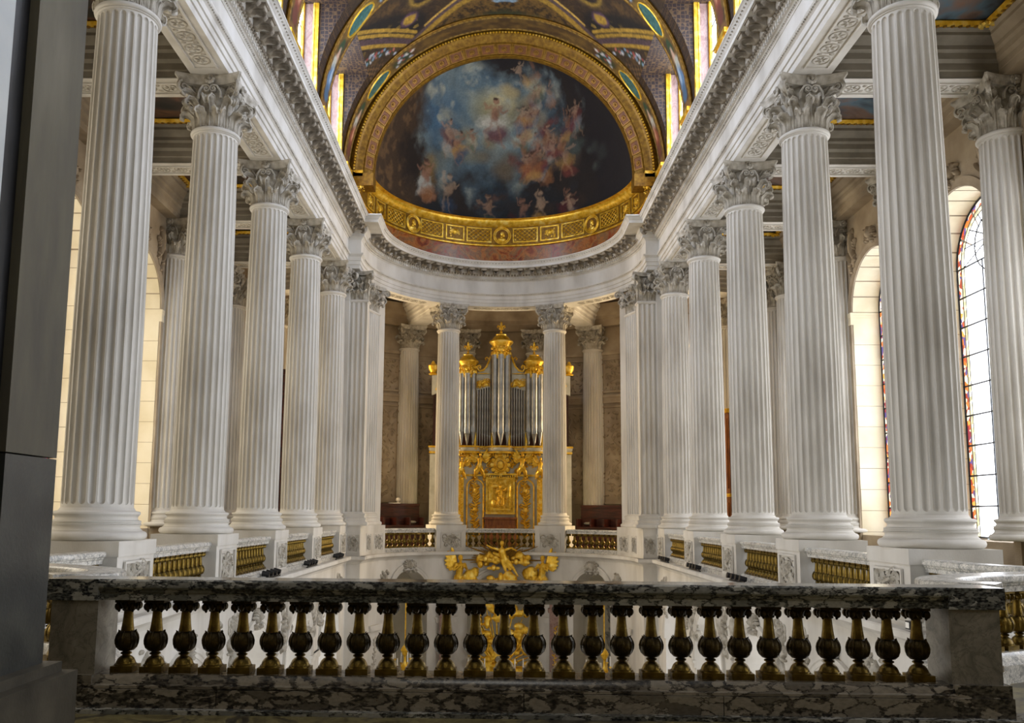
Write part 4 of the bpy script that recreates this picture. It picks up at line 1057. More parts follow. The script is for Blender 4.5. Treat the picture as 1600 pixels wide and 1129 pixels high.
# clerestory windows: pink reveals, gold edged frames, pale panes
for sx, side in ((-1, 'left'), (1, 'right')):
    for k in range(-2, 4):
        yc = Y0+(k+.5)*BAY; wn += 1
        t = thing(f'window_{wn}', f'clerestory window in bay {k+3} above the {side} cornice', None, (0, 0, 0), 0, None, 'structure')
        XG = 5.9
        def xb(z): return RV if z < ZV else math.sqrt(max(0, RV*RV-(z-ZV)**2))
        zz = [10.45]+[ZV+(ZTOP-ZV)*i/8 for i in range(9)]
        for q in (-1, 1):
            rv = MB().grid([[(sx*x, yc+q*HWN, z) for x in (RV, XG+.1)] for z in (10.45, ZTOP)]); mkobj('marble_reveal', rv, PINK, t)
            lu = MB().grid([[(sx*x, yc+q*HWN, z) for x in (xb(z), (xb(z)+RV)/2, RV)] for z in zz[1:]]); mkobj('lunette_side', lu, HEXM, t)
            ed = MB().box(min(sx*(RV-.07), sx*(RV+.02)), max(sx*(RV-.07), sx*(RV+.02)), yc+q*HWN-.07, yc+q*HWN+.07, 10.45, ZTOP)
            ed.tube([(sx*(RV+.05), yc+q*(HWN-.03), z) for z in (10.45, ZTOP)], .05, 6); mkobj('gilt_edge', ed, GOLD, t)
            fr = MB().tube([(sx*(XG-.06), yc+q*(HWN-.06), z) for z in (10.45, ZTOP)], .06, 5); mkobj('gilt_frame', fr, GOLD, t)
        cap = MB().add([(sx*xb(ZTOP), yc-HWN, ZTOP), (sx*xb(ZTOP), yc+HWN, ZTOP), (sx*(XG+.1), yc+HWN, ZTOP), (sx*(XG+.1), yc-HWN, ZTOP)], [(0, 1, 2, 3)]); mkobj('window_head', cap, HEXM, t)
        cap = MB().add([(sx*RV, yc-HWN, 10.45), (sx*RV, yc+HWN, 10.45), (sx*(XG+.1), yc+HWN, 10.45), (sx*(XG+.1), yc-HWN, 10.45)], [(0, 1, 2, 3)]); mkobj('window_sill', cap, PINK, t)
        ld = MB()
        for j in range(7): ld.tube([(sx*(XG-.02), yc-HWN, 10.45+.757*j), (sx*(XG-.02), yc+HWN, 10.45+.757*j)], .018, 4)
        for x in (-.4, .4): ld.tube([(sx*(XG-.02), yc+x, 10.45), (sx*(XG-.02), yc+x, ZTOP)], .018, 4)
        mkobj('window_lead', ld, LEAD, t)
        for j in range(6):
            for i in range(3):
                y0_ = yc-HWN+.04+(2*HWN-.08)*i/3; y1_ = yc-HWN+.04+(2*HWN-.08)*(i+1)/3
                mkobj('pane', MB().add([(sx*XG, y0_, 10.46+.756*j), (sx*XG, y1_, 10.46+.756*j), (sx*XG, y1_, 10.46+.756*(j+1)), (sx*XG, y0_, 10.46+.756*(j+1))], [(0, 1, 2, 3)]), GLASS_C, t)
    # little gilt pedestals at the foot of the ribs
    for k in range(1, 5):
        yk = Y0+k*BAY-(.1 if k == 4 else 0)
        t = thing('gilt_pedestal', f'gilt panelled pedestal on the {side} cornice at the foot of the {ORD[k]} vault rib', 'pedestal', (sx*5.4, yk, 10.31), 0, 'attic pedestals')
        mkobj('block', MB().box(-.12, .12, -.42, .42, 0, 1.62), DGOLD, t)
        mkobj('cap', MB().box(-.2, .2, -.5, .5, 1.62, 1.74).box(-.16, .16, -.46, .46, 1.54, 1.62), GOLD, t)
        pf = MB()
        for a in ((-.32, .32, .2, .25), (-.32, .32, 1.35, 1.4), (-.32, -.27, .25, 1.35), (.27, .32, .25, 1.35)): pf.box(-.15, .15, *a)
        mkobj('panel_frame', pf, GOLD, t)
        cv = carve_leafy(.45, .95, k, 18, .03).map(lambda x, y, z, sx=sx: (-sx*(.13-y), x, z+.8)); mkobj('carving', cv, GOLD, t)
# upper barrel, painted
ths = np.linspace(-TH_TOP, TH_TOP, 260); yss = np.concatenate([np.linspace(-4, 22, 14), np.linspace(22.1, 28.45, 150)])
Tg, Yg = np.meshgrid(ths, yss); A = np.abs(Tg)
cv = Canvas(A, Yg*8, '#3a2a18')           # v scaled so that one unit is about as long as one degree of arc
n1 = fbm(A*.25, Yg*2.2, 3)
cv.mix((n1-.45)*3, '#5a4220'); cv.mix((fbm(A*.6, Yg*5, 9)-.55)*4*.7, '#241a12')
def L(*pts): return [(a, y*8) for a, y in pts]
sp_ = np.interp(A, [0, 6, 15.5, 20.4, 29.5, 39.7, 50], [25.8, 26.0, 26.46, 26.77, 27.3, 27.75, 28.0])
cv.mix((Yg > sp_)*(A < 50)*(.6+.4*fbm(A*.5, Yg*4, 61)), '#6d5020'); cv.mix((Yg > sp_)*(A < 50)*np.clip((fbm(A*1.2, Yg*9, 63)-.5)*6, 0, 1), '#33240f')
hm_ = 24.7+(57-A)*.108; cv.mix((Yg > hm_)*(Yg < hm_+.75)*(A > 34)*(A < 62), '#7a5c24')
cv.line(L((58, 24.9), (33, 26.55)), 5.5, '#191510')                       # dark scroll panel
sc_ = np.sin(A*.9+Yg*6)*np.sin(Yg*11-A*.5)
msk = np.clip(1-np.abs((Yg-25.4)-(58-A)*.055)/.55, 0, 1)*(A < 58)*(A > 32)
cv.mix((sc_ > .35)*msk*.8, '#8f7432')
cv.line(L((57, 24.52), (51.9, 25.07), (33.3, 27.08)), .8, '#a8842f'); cv.line(L((57, 25.11), (53.5, 25.5), (36.4, 27.38)), 1.3, '#4f3c3e'); cv.line(L((57, 24.78), (52.7, 25.25), (35, 27.2)), .7, '#a8842f')
cv.line(L((57, 25.36), (53.5, 25.75), (37, 27.6)), .8, '#a8842f')
cv.line(L((50, 27.9), (39.7, 27.65), (29.5, 27.2), (20.4, 26.67), (15.5, 26.36), (6, 25.9), (0, 25.7)), 1.2, '#54423f'); cv.line(L((50, 28.1), (39.7, 27.85), (29.5, 27.4), (20.4, 26.87), (15.5, 26.56), (6, 26.1), (0, 25.9)), 1.3, '#a37e2c')
cv.line(L((29.5, 27.0), (20.4, 26.47), (15.5, 26.16)), .5, '#c9a04a')
cv.blob(35, 26.2*8, 4.2, 3.0, '#5c4152'); cv.blob(35, 26.2*8, 3.0, 2.0, '#a5822e', wob=.5); cv.blob(29, 25.4*8, 7, 5, '#5c4726'); cv.blob(29, 25.4*8, 5.6, 4, '#a58330'); cv.blob(29, 25.4*8, 4.6, 3, '#2a1f18')
cv.blob(26.4, 28.1*8, 6.0, 2.6, '#7c5a22'); cv.blob(26.4, 28.1*8, 4.8, 1.9, '#2c2416'); cv.blob(26.4, 28.1*8, 3.2, 1.3, '#6b5424', wob=.6)
cv.blob(0, 27.6*8, 16, 4.2, '#33361c', soft=.6, al=.9, wob=.3); cv.blob(4, 27.7*8, 6, 1.6, '#6c5a2c', wob=.8, al=.8); cv.blob(9, 27.5*8, 4, 1.2, '#594722', wob=.8)
cv.blob(0, 26.5*8, 5.5, 1.7, '#2c4a68', wob=.5); cv.blob(4, 26.45*8, 2.6, 1.0, '#c3a494', wob=.3); cv.blob(2, 26.7*8, 3, .9, '#7d93a0', wob=.6)
rg = random.Random(3)
for i in range(46):
    t = rg.random(); a = 58-16*t; y = 26.35+1.3*(t-.2)*t+rg.uniform(-.10, .22)
    cv.blob(a, y*8, rg.uniform(.5, 1.1), rg.uniform(.5, 1.0), rg.choice(['#b9bcc0', '#9c4a42', '#7d97a8', '#d5cdc4', '#35482e', '#b46a58', '#2c3a26']), soft=.7)
hx = ((np.floor(A*.9) + np.floor(Yg*7)) % 2)
band = (A > 44)*(Yg > 26.2)*np.clip((Yg-26.3-(58-A)*.1)*4, 0, 1)
cv.mix(band*.35*hx, '#9a7448')
cv.c *= (.35+1.25*fbm(A*1.6, Yg*13, 51, 4))[..., None]
P = np.stack([RV*np.sin(np.radians(Tg)), Yg, ZV+RV*np.cos(np.radians(Tg))], -1)
painted('ceiling_vault', P, False, cv.c, VC, None, 'painted barrel vault above the nave')
# transverse ribs with painted figures, medallions and gilt edges
for k in (1, 2, 3, 4):
    yk = Y0+k*BAY-(.08 if k == 4 else 0)+.15; hwr = .40
    th = np.linspace(-90, 90, 360); s = np.linspace(-1, 1, 14); TT, SS = np.meshgrid(th, s); AA = np.abs(TT)
    cv = Canvas(AA, SS*4.0, '#4a3416')
    cv.mix((fbm(AA*.3, SS*2, k)-.4)*2.5, '#7a5c26')
    cv.mix((np.abs(SS) > .72)*1.0, '#a5823a'); cv.mix((np.abs(SS) > .72)*(np.sin(AA*3.0) > .2)*.7, '#5c431c')
    cv.blob(54.6, 0, 9, 4.4, '#8a6a26', wob=.3); cv.blob(54.6, 0, 6.5, 2.7, '#2f5f5a', soft=.2); cv.blob(54.6, -.4, 5, 1.2, '#4a807a', wob=.7, al=.7)
    cv.blob(41, 0, 5, 3, '#2b3a22', wob=.5)
    for i in range(24): cv.blob(rg.uniform(36, 45), rg.uniform(-2.4, 2.4), .9, .7, rg.choice(['#c9c6c2', '#8fa3b4', '#a04a40', '#d8cfc0', '#3a4a2a']), soft=.6)
    cv.blob(66, 0, 3.5, 2.4, '#33482e', wob=.4); cv.blob(69, .3, 2.8, 1.6, '#c8a58c', wob=.5); cv.blob(72, -.3, 3.5, 2.0, '#b9b8a8', wob=.5); cv.blob(76.5, 0, 5.0, 2.5, '#5d7fa2' if k == 3 else '#8c4a34', wob=.4); cv.blob(75, .8, 3.0, 1.0, '#9fb4c8' if k == 3 else '#c08a6a', wob=.5); cv.blob(82, 0, 3.5, 2.2, '#46627e' if k == 3 else '#6b3a2a', wob=.5)
    cv.blob(87, 0, 3.0, 4.2, '#7d5a30')
    rr = RV-.09
    P = np.stack([rr*np.sin(np.radians(TT)), yk+SS*hwr, ZV+rr*np.cos(np.radians(TT))], -1)
    r = painted(f'vault_rib', P, False, cv.c, VC); r['kind'] = 'structure'; r['label'] = f'{ORD[k]} painted transverse rib of the vault with gilt edges and green medallions'
    r.name = f'trim_{4+k}'
    ed = MB()
    for q in (-1, 1):
        ed.tube([vpt(-90+180*i/60, yk+q*hwr, RV-.06) for i in range(61)], .038, 6)
        P2 = [[vpt(-90+180*i/60, yk+q*hwr, rr_) for i in range(61)] for rr_ in (RV-.09, RV+.05)]; ed.grid(P2)
    mkobj('gilt_edge', ed, DGOLD, r)
    for sx in (-1, 1):
        md = MB(); c0 = 54.6
        md.tube([vpt(sx*(c0+6.8*math.cos(a)), yk+.30*math.sin(a), RV-.10) for a in [2*PI*i/24 for i in range(25)]], .035, 5, cap=False); mkobj('medallion_frame', md, GOLD, r)
        mkobj('medallion', MB().add([vpt(sx*c0, yk, RV-.10)]+[vpt(sx*(c0+6.6*math.cos(a)), yk+.28*math.sin(a), RV-.095) for a in [2*PI*i/24 for i in range(24)]], [(0, 1+i, 1+(i+1) % 24) for i in range(24)]), mat('green_medallion' , ['#294f4b', '#3d6b66', '#527f78'], 9.0, .5) if 'green_medallion' not in MATS else MATS['green_medallion'], r)
# ------------------------------------------------------------------ apse arch, band and half dome
YD, ZD = 28.8, 12.1
ar = MB(); n = 72
prof = [(5.42, 28.40), (5.30, 28.36), (5.22, 28.30), (5.14, 28.30), (5.10, 28.36), (5.06, 28.38), (4.90, 28.44), (4.88, 28.47), (4.86, 28.45), (4.84, 28.52), (4.60, 28.72), (4.56, 28.70), (4.52, 28.82), (4.55, 28.95)]
ar.grid([[(r*math.sin(a), y, ZD+r*math.cos(a)) for r, y in prof] for a in [-PI/2+PI*i/n for i in range(n+1)]])
ar.box(-5.5, -4.5, 28.30, 28.95, ZD-.45, ZD); ar.box(4.5, 5.5, 28.30, 28.95, ZD-.45, ZD)
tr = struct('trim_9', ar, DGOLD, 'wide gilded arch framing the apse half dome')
bd = MB()
for i in range(150):
    a = -PI/2+PI*(i+.5)/150; bd.ell((5.18*math.sin(a), 28.29, ZD+5.18*math.cos(a)), (.038, .03, .038), 6, 4)
o = mkobj('bead_moulding', bd, GOLD, tr); o['kind'] = 'stuff'
COF = MB()
for a in ((-.15, .15, -.125, -.10), (-.15, .15, .10, .125), (-.15, -.125, -.1, .1), (.125, .15, -.1, .1)): COF.box(a[0], a[1], -.02, .01, a[2], a[3])
COF.merge(rosette_mb(.075), T(0, 0, 0, PI)); COFM = COF.mesh('coffer')
COFB = MB().box(-.15, .15, 0, .012, -.125, .125).mesh('coffer_ground')
REDBROWN = mat('red_brown_coffer', ['#5b3314', '#74441c', '#8a5624'], 8.0, .5, .2)
BROWNGOLD = mat('brown_gold', ['#6e4a16', '#8a6120', '#a2762c'], 8.0, .45, .5)
for i in range(25):
    a = rad(-84+7*i); r = 4.72; c_, s_ = math.cos(a), math.sin(a)
    loc = Vector((r*s_, 28.60, ZD+r*c_)); X = Vector((c_, 0, -s_)); Z = Vector((s_*.77, -.64, c_*.77)).normalized(); Yv = Z.cross(X)
    o = mkobj('coffer', COFM, BROWNGOLD, tr); o.matrix_local = Matrix.Translation(loc) @ Matrix((X, Yv, Z)).transposed().to_4x4() @ Matrix.Diagonal((1.6, 1.0, 1.35, 1))
    g = mkobj('coffer_ground', COFB, REDBROWN, o)
# marble plinth and gilt band under the dome
RB = 4.95
def arcstrip(r0, z0, r1, z1, a0=-90, a1=90, n=60):
    return MB().grid([[(*apt(rad(a0+(a1-a0)*i/n), r), z) for r, z in ((r0, z0), (r1, z1))] for i in range(n+1)])
pl = arcstrip(RB+.02, 10.25, RB+.02, 11.25)
for sx in (-1, 1): pl.box(sx*5.2-.25, sx*5.2+.25, 28.40, 28.70, 10.25, 11.25)
struct('wall_apse_plinth', pl, REDM, 'red and ochre marble plinth curving under the gilt band of the dome')
bnd = arcstrip(RB, 11.2, RB, 12.1)
for sx in (-1, 1): bnd.box(sx*5.2-.27, sx*5.2+.27, 28.38, 28.70, 11.2, 12.0)
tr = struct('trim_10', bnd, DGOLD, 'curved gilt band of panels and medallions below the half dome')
ml = MB()
for prf in ([(RB, 11.17), (RB-.06, 11.18), (RB-.07, 11.22), (RB-.03, 11.26), (RB, 11.27)], [(RB, 11.98), (RB-.05, 12.0), (RB-.10, 12.06), (RB-.17, 12.12), (RB-.19, 12.18), (RB-.19, 12.22), (RB-.35, 12.24)]):
    ml.grid([[(*apt(rad(-90+180*i/72), r), z) for r, z in prf] for i in range(73)])
for sx in (-1, 1): ml.box(sx*5.2-.33, sx*5.2+.33, 28.30, 28.72, 11.98, 12.2); ml.box(sx*5.2-.3, sx*5.2+.3, 28.35, 28.72, 11.16, 11.26)
mkobj('band_moulding', ml, GOLD, tr)
def bmap(x, y, z, c): return (*apt(rad(c)+x/RB, RB+y), z)
def panel(c, hw, kind):
    z0, z1 = 11.33, 11.93; zc = (z0+z1)/2; fr = MB(); w = hw*RB*PI/180
    n = max(2, int(w*4))
    for s0, s1, e0, e1 in ((-w, w, z0, z0+.05), (-w, w, z1-.05, z1), (-w, -w+.05, z0, z1), (w-.05, w, z0, z1)):
        for i in range(n if s1-s0 > .2 else 1):
            k = n if s1-s0 > .2 else 1; fr.box(s0+(s1-s0)*i/k, s0+(s1-s0)*(i+1)/k, -.035, 0, e0, e1)
    o = mkobj('panel_frame', fr.map(lambda x, y, z: bmap(x, y, z, c)), GOLD, tr)
    g = MB()
    if kind == 'lattice':
        p = .19; nx = int(2*w/p)
        for i in range(-4, nx+4):
            for s in (1, -1):
                x0 = -w+i*p; q = []
                for j in range(9):
                    t = j/8; x = x0+s*(t-.5)*.6+(.3 if s < 0 else .3); z = z0+.05+t*.5
                    if -w+.05 < x < w-.05: q.append((x, -.02, z))
                if len(q) > 1: g.tube(q, .014, 4)
        for i in range(int(2*w/.19)):
            for j in range(3): g.ell((-w+.1+i*.19, -.01, z0+.13+j*.17), (.03, .02, .04), 5, 4)
        if 3 < abs(c) < 5: pass
        mkobj('lattice', g.map(lambda x, y, z: bmap(x, y, z, c)), GOLD, o)
    else:
        g = carve_trophy(w*1.5, .5, int(c)+40, .05).map(lambda x, y, z: (x, y, z+zc)); mkobj('trophy_relief', g.map(lambda x, y, z: bmap(x, y, z, c)), GOLD, o)
def medallion(c):
    m = MB(); zc = 11.63
    for r in (.34, .28): m.tube([(r*math.cos(a), -.03, zc+r*math.sin(a)) for a in [2*PI*i/28 for i in range(29)]], .03, 6, cap=False)
    o = mkobj('medallion', m.map(lambda x, y, z: bmap(x, y, z, c)), GOLD, tr)
    d = MB().lathe([(0, -.02), (.28, -.015)], 24).map(lambda x, y, z: (x, z, y+zc)).map(lambda x, y, z: bmap(x, y, z, c)); mkobj('medallion_ground', d, BROWNGOLD, o)
    h = MB(); h.ell((.0, -.03, zc+.06), (.085, .06, .11), 10, 8).ell((.06, -.03, zc-.01), (.06, .05, .07), 8, 6).ell((-.02, -.03, zc-.17), (.17, .05, .09), 10, 6).ell((-.03, -.02, zc-.06), (.05, .05, .08), 8, 6).ell((.085, -.03, zc+.05), (.03, .03, .02), 6, 5)
    mkobj('profile_head', h.map(lambda x, y, z: bmap(x, y, z, c)), GOLD, o)
medallion(0)
for s in (-1, 1):
    panel(s*11.0, 6.0, 'lattice'); panel(s*22.7, 4.6, 'trophy'); panel(s*34.6, 6.0, 'lattice'); medallion(s*44.8); panel(s*55.6, 6.0, 'lattice'); panel(s*67.0, 3.6, 'trophy'); panel(s*76.5, 3.6, 'trophy')
    cvp = carve_trophy(.3, .45, 8, .05).map(lambda x, y, z, s=s: (s*4.95+x+.0, 28.38+y, z+11.6)); mkobj('trophy_relief', cvp, GOLD, tr)
# half dome painting: generic cloudy composition in dome angles
RD = 4.78
az = np.linspace(-90, 90, 420); el = np.linspace(1.0, 89.6, 240); AZ, EL = np.meshgrid(az, el)
u = AZ*np.cos(np.radians(EL))**.85; v = EL*1.0
cv = Canvas(u, v, '#2a211b')
n1 = fbm(u*.06, v*.06, 1); n2 = fbm(u*.13+7, v*.13, 5); n3 = fbm(u*.3, v*.3, 11)
skm = np.clip(1.35-np.hypot((u+14)/38, (v-48)/29)+(n2-.5)*1.2, 0, 1); cv.mix(skm*1.4, '#5d7884'); cv.mix(skm*np.clip((n1-.42)*4, 0, 1), '#93a29a')
cv.mix(np.clip(1.1-np.hypot((u+34)/14, (v-46)/16)+(n2-.5), 0, 1), '#436a86')
cv.mix(np.clip(1-np.hypot((u+3)/17, (v-55)/13), 0, 1)*1.3, '#b3a76c'); cv.mix(np.clip(1-np.hypot((u+2)/9, (v-58)/9), 0, 1)*1.2, '#ddcf96')
cv.mix(np.clip((n2-.55)*6, 0, 1)*skm, '#aeb09a')
def puff(cu, cv_, r, col, k, al=.9):
    q = random.Random(k)
    for i in range(9): cv.blob(cu+q.uniform(-1, 1)*r, cv_+q.uniform(-.6, .6)*r, r*q.uniform(.35, .7), r*q.uniform(.3, .5), col, soft=.8, al=al*q.uniform(.3, 1))
puff(-22, 45, 9, '#8c9080', 1); puff(-12, 36, 10, '#8d8564', 2); puff(10, 62, 9, '#c0ac74', 3); puff(18, 52, 11, '#9a8a68', 4); puff(26, 34, 12, '#5b4a38', 5); puff(-3, 28, 12, '#6f6048', 6); puff(40, 34, 9, '#4c5a52', 7); puff(54, 24, 7, '#6a7468', 8); puff(-30, 27, 8, '#7d7960', 9); puff(-40, 52, 8, '#5e7682', 10)
cv.mix(np.clip((8+6*np.sin(u*.09)+10*(n2-.5)-v+6)/8, 0, 1)*.9, '#1d2024')
cv.mix(np.clip((v-74-8*(n1-.5))/5, 0, 1)*.95, '#241c1a'); cv.mix(np.clip((u-38-14*(n2-.3)+(v-45)*.2)/7, 0, 1)*.8, '#201a1c'); cv.mix(np.clip((-u-40-16*(n2-.5)-6*(n3-.5))/13, 0, 1), '#4a341a'); cv.mix(np.clip((-u-48)/6, 0, 1)*np.clip((n3-.5)*5, 0, 1), '#6b4d28')
cv.blob(-50, 24, 11, 15, '#2a1d10', wob=.5, soft=.6); cv.blob(-38, 19, 6, 11, '#8a6a2a', wob=.4, soft=.9); cv.blob(-4, 15, 14, 8, '#27404e', wob=.6, soft=.9, al=.8)
rg = random.Random(11)
SKIN = ['#b58a66', '#a87656', '#c4a17c', '#966646', '#b89070']
CLO = ['#8c3a2a', '#2f4f6e', '#b9b2a0', '#a86a30', '#4b5a3a', '#6d3040', '#8a8c90', '#c9963c']
def fig(cu, c_v, s, k, cloth=None, al=1.0):
    q = random.Random(k); t = q.uniform(-.7, .7); cl = cloth or q.choice(CLO); sk = q.choice(SKIN)
    cv.blob(cu+.3*s, c_v-.5*s, 1.7*s, 1.9*s, '#2c221c', t, .9, al*.6, .4, k); cv.blob(cu, c_v-1.0*s, 1.7*s, 1.15*s, cl, t*.6, .6, al, .45, k); cv.blob(cu+.5*s*q.uniform(-1, 1), c_v-1.9*s, 1.3*s, 1.0*s, q.choice(CLO), t, .6, al*.9, .4, k+1)
    cv.blob(cu, c_v, .62*s, .95*s, sk, -t*.4, .5, al); cv.blob(cu+.25*s, c_v-.05*s, .35*s, .7*s, '#7d5236', -t*.4, .8, al*.5)
    cv.blob(cu+.12*s*t, c_v+1.25*s, .36*s, .44*s, sk, 0, .4, al); cv.blob(cu+.12*s*t-.05*s, c_v+1.48*s, .36*s, .26*s, '#3b2617', 0, .5, al)
    for d in (-1, 1):
        a = q.uniform(-.6, 1.1); ex, ey = cu+d*1.2*s*math.cos(a), c_v+.6*s+1.2*s*math.sin(a)
        cv.line([(cu+d*.4*s, c_v+.65*s), ((cu+ex)/2+d*.2*s, (c_v+ey)/2), (ex, ey)], .2*s, sk, .6, al*.75)
        cv.line([(cu+d*.2*s, c_v-.8*s), (cu+d*q.uniform(.2, 1.0)*s, c_v-2.0*s), (cu+d*q.uniform(.1, 1.2)*s, c_v-2.9*s)], .2*s, sk, .8, al*.45)
cv.u = u+5.0*(fbm(u*.12, v*.12, 31, 4)-.5)+1.8*(fbm(u*.5, v*.5, 33, 3)-.5); cv.v = v+5.0*(fbm(u*.12+9, v*.12, 37, 4)-.5)+1.8*(fbm(u*.5+5, v*.5, 39, 3)-.5)
for i in range(16): cv.blob(rg.uniform(6, 46), rg.uniform(22, 62), rg.uniform(3, 7), rg.uniform(2, 4.5), rg.choice(['#5b4030', '#6d4a34', '#8a6448', '#3c3a38', '#7a3428', '#a5825c', '#384a58']), rg.uniform(-.8, .8), .9, .75, .5, i)
for i in range(10): cv.blob(rg.uniform(-16, 40), rg.uniform(3, 14), rg.uniform(4, 8), rg.uniform(2, 4), rg.choice(['#5a1c1c', '#26313c', '#3b2a1c', '#6a4630', '#2c2a2a']), rg.uniform(-.6, .6), .9, .75, .5, 40+i)
for i in range(5): fig(rg.uniform(-14, 36), rg.uniform(6, 11), 3.4, 280+i, rg.choice(['#6e1f20', '#2a3440', '#3a2c1c']), .6)
for i in range(15): fig(rg.uniform(9, 42), rg.uniform(26, 52), rg.uniform(2.6, 3.6), 200+i, None, .62)
for i in range(5): fig(rg.uniform(4, 20), rg.uniform(28, 34), 3.4, 240+i, rg.choice(['#8c3a2a', '#b06a34', '#2f5578']), .7)
for i in range(6): fig(rg.uniform(12, 30), rg.uniform(50, 62), 2.6, 260+i, None, .45)
fig(-5, 52, 5.2, 101, '#d8d2bc', .9); fig(-27, 41, 3.9, 102, '#7d4a3a', .8); fig(-22, 37, 3.2, 103, None, .8); fig(-40, 19, 4.4, 104, '#c2c0b0', .85); fig(-28, 16, 4.4, 105, '#2a2a2c', .6)
fig(10, 74, 3.2, 300, '#2c2c30', .6); fig(18, 75, 3.2, 301, '#242428', .5); fig(40, 46, 3.4, 302, '#7a2c24', .5); fig(-15, 40, 2.6, 303, '#c2b894', .7)
cv.c = cv.c*.75+cv.c.mean(-1, keepdims=True)*.10; cv.c *= (.8+.35*n3)[..., None]
E_, Z_ = np.radians(EL), np.radians(AZ)
P = np.stack([RD*np.cos(E_)*np.sin(Z_), YD+RD*np.cos(E_)*np.cos(Z_), ZD+RD*np.sin(E_)], -1)
painted('ceiling_half_dome', P, False, cv.c, VCD, None, 'painted half dome of the apse with figures among clouds')
wn += 1  # west window added behind the camera to light apse, dome and organ
t = thing(f'window_{wn}', 'large arched west window high in the wall behind the tribune', None, (0, 0, 0), 0, None, 'structure')
fr = MB().tube([(-2.0, -3.9, 10.5), (-2.0, -3.9, 14)]+[(2.0*math.cos(a), -3.9, 14+2.0*math.sin(a)) for a in [PI-PI*i/16 for i in range(1, 16)]]+[(2.0, -3.9, 14), (2.0, -3.9, 10.5), (-2.0, -3.9, 10.5)], .09, 6)
for z in (11.4, 12.3, 13.2, 14.1): fr.tube([(-2, -3.9, z), (2, -3.9, z)], .03, 4)
mkobj('window_frame', fr, DGOLD, t)
for j in range(4):
    for i in range(4): mkobj('pane', MB().add([(-1.98+i*.99, -3.93, 10.52+.9*j), (-1.02+i*.99, -3.93, 10.52+.9*j), (-1.02+i*.99, -3.93, 11.37+.9*j), (-1.98+i*.99, -3.93, 11.37+.9*j)], [(0, 1, 2, 3)]), FILLGLASS_W, t)
mkobj('pane', MB().add([(0, -3.93, 14.15)]+[(1.9*math.cos(PI*i/16), -3.93, 14.15+1.75*math.sin(PI*i/16)) for i in range(17)], [(0, 1+i, 2+i) for i in range(16)]), FILLGLASS_W, t)
# west wall closing the nave behind the camera
struct('wall_back', MB().add([(-11, -4, ZF), (11, -4, ZF), (11, -4, 18), (-11, -4, 18)], [(0, 1, 2, 3)]), OLD, 'stone wall behind the tribune')
# ------------------------------------------------------------------ sculpted figures (one closed surface by voxel remesh)
def capsule(m, a, b, ra, rb, n=8):
    a, b = Vector(a), Vector(b); k = 5
    m.tube([a+(b-a)*(i/k) for i in range(k+1)], [ra+(rb-ra)*i/k for i in range(k+1)], n); m.ell(a, (ra,)*3, n, 6); m.ell(b, (rb,)*3, n, 6)
def figure_mb(pose, s=1.0):
    # human figure about 1.6 units tall before scaling; x right, -y to the viewer, z up; origin at the hips
    m = MB(); p = pose
    capsule(m, (0, 0, 0), p.get('chest', (0, 0, .38)), .13, .15); ch = Vector(p.get('chest', (0, 0, .38)))
    neck = ch+Vector(p.get('neck', (0, 0, .16))); hd = neck+Vector(p.get('head', (0, -.03, .13)))
    capsule(m, ch, neck, .09, .055); m.ell(hd, (.085, .10, .115), 10, 8); m.ell(hd+Vector((0, .03, .04)), (.098, .10, .10), 10, 8); m.ell(hd+Vector((0, -.10, -.01)), (.02, .03, .03), 6, 5)
    for d, key in ((-1, 'l'), (1, 'r')):
        sh = ch+Vector((d*.17, 0, .07)); el = sh+Vector(p['arm_'+key][0]); ha = el+Vector(p['arm_'+key][1])
        capsule(m, sh, el, .062, .048); capsule(m, el, ha, .045, .032); m.ell(ha, (.04, .04, .05), 7, 5)
        hp = Vector((d*.09, 0, -.03)); kn = hp+Vector(p['leg_'+key][0]); ft = kn+Vector(p['leg_'+key][1])
        capsule(m, hp, kn, .10, .07); capsule(m, kn, ft, .065, .042); m.ell(ft+Vector((0, -.05, -.01)), (.045, .10, .035), 7, 5)
    for a, b, c in p.get('drape', []): capsule(m, a, b, c, c*.7)
    for d in p.get('wings', ()):
        for i in range(7):
            a = math.radians(p.get('wa', 75)-i*17); L = .75-.055*i
            c = ch+Vector((d*(.1+L*.5*math.cos(a)), .09, .05+L*.5*math.sin(a)))
            m.ell(c, (L*.52, .035, .085), 8, 5, Matrix.Rotation(-(a if d > 0 else PI-a), 3, 'Y'))
    m.map(lambda x, y, z: (x*s, y*s, z*s))
    return m
def sculpt(name, mb, m, parent, loc, rz=0, vox=.02, **pr):
    o = mkobj(name, mb.mesh(name, None), m, parent, loc, (0, 0, rz), **pr)
    md = o.modifiers.new('remesh', 'REMESH'); md.mode = 'VOXEL'; md.voxel_size = vox; md.use_smooth_shade = True
    return o
KNEEL = dict(chest=(.05, -.05, .38), arm_l=[(-.12, -.12, -.2), (.2, -.12, .12)], arm_r=[(.05, -.14, -.2), (-.16, -.14, .12)], leg_l=[(-.1, -.28, -.15), (.0, .3, -.28)], leg_r=[(.05, -.1, -.38), (.0, .36, -.05)], drape=[((-.1, 0, -.2), (.15, .1, -.45), .16), ((.1, 0, -.1), (.3, .05, -.42), .14)], wings=(-1, 1), wa=70)
TRUMP = dict(chest=(.06, -.04, .36), arm_l=[(-.2, -.1, .05), (-.12, -.05, .22)], arm_r=[(.2, -.1, .02), (.1, -.12, .2)], leg_l=[(-.15, -.2, -.25), (-.05, .1, -.38)], leg_r=[(.14, -.18, -.3), (.1, .12, -.36)], drape=[((0, 0, -.1), (-.18, 0, -.5), .16), ((.1, 0, -.15), (.2, 0, -.5), .15)], wings=(-1, 1), wa=60)
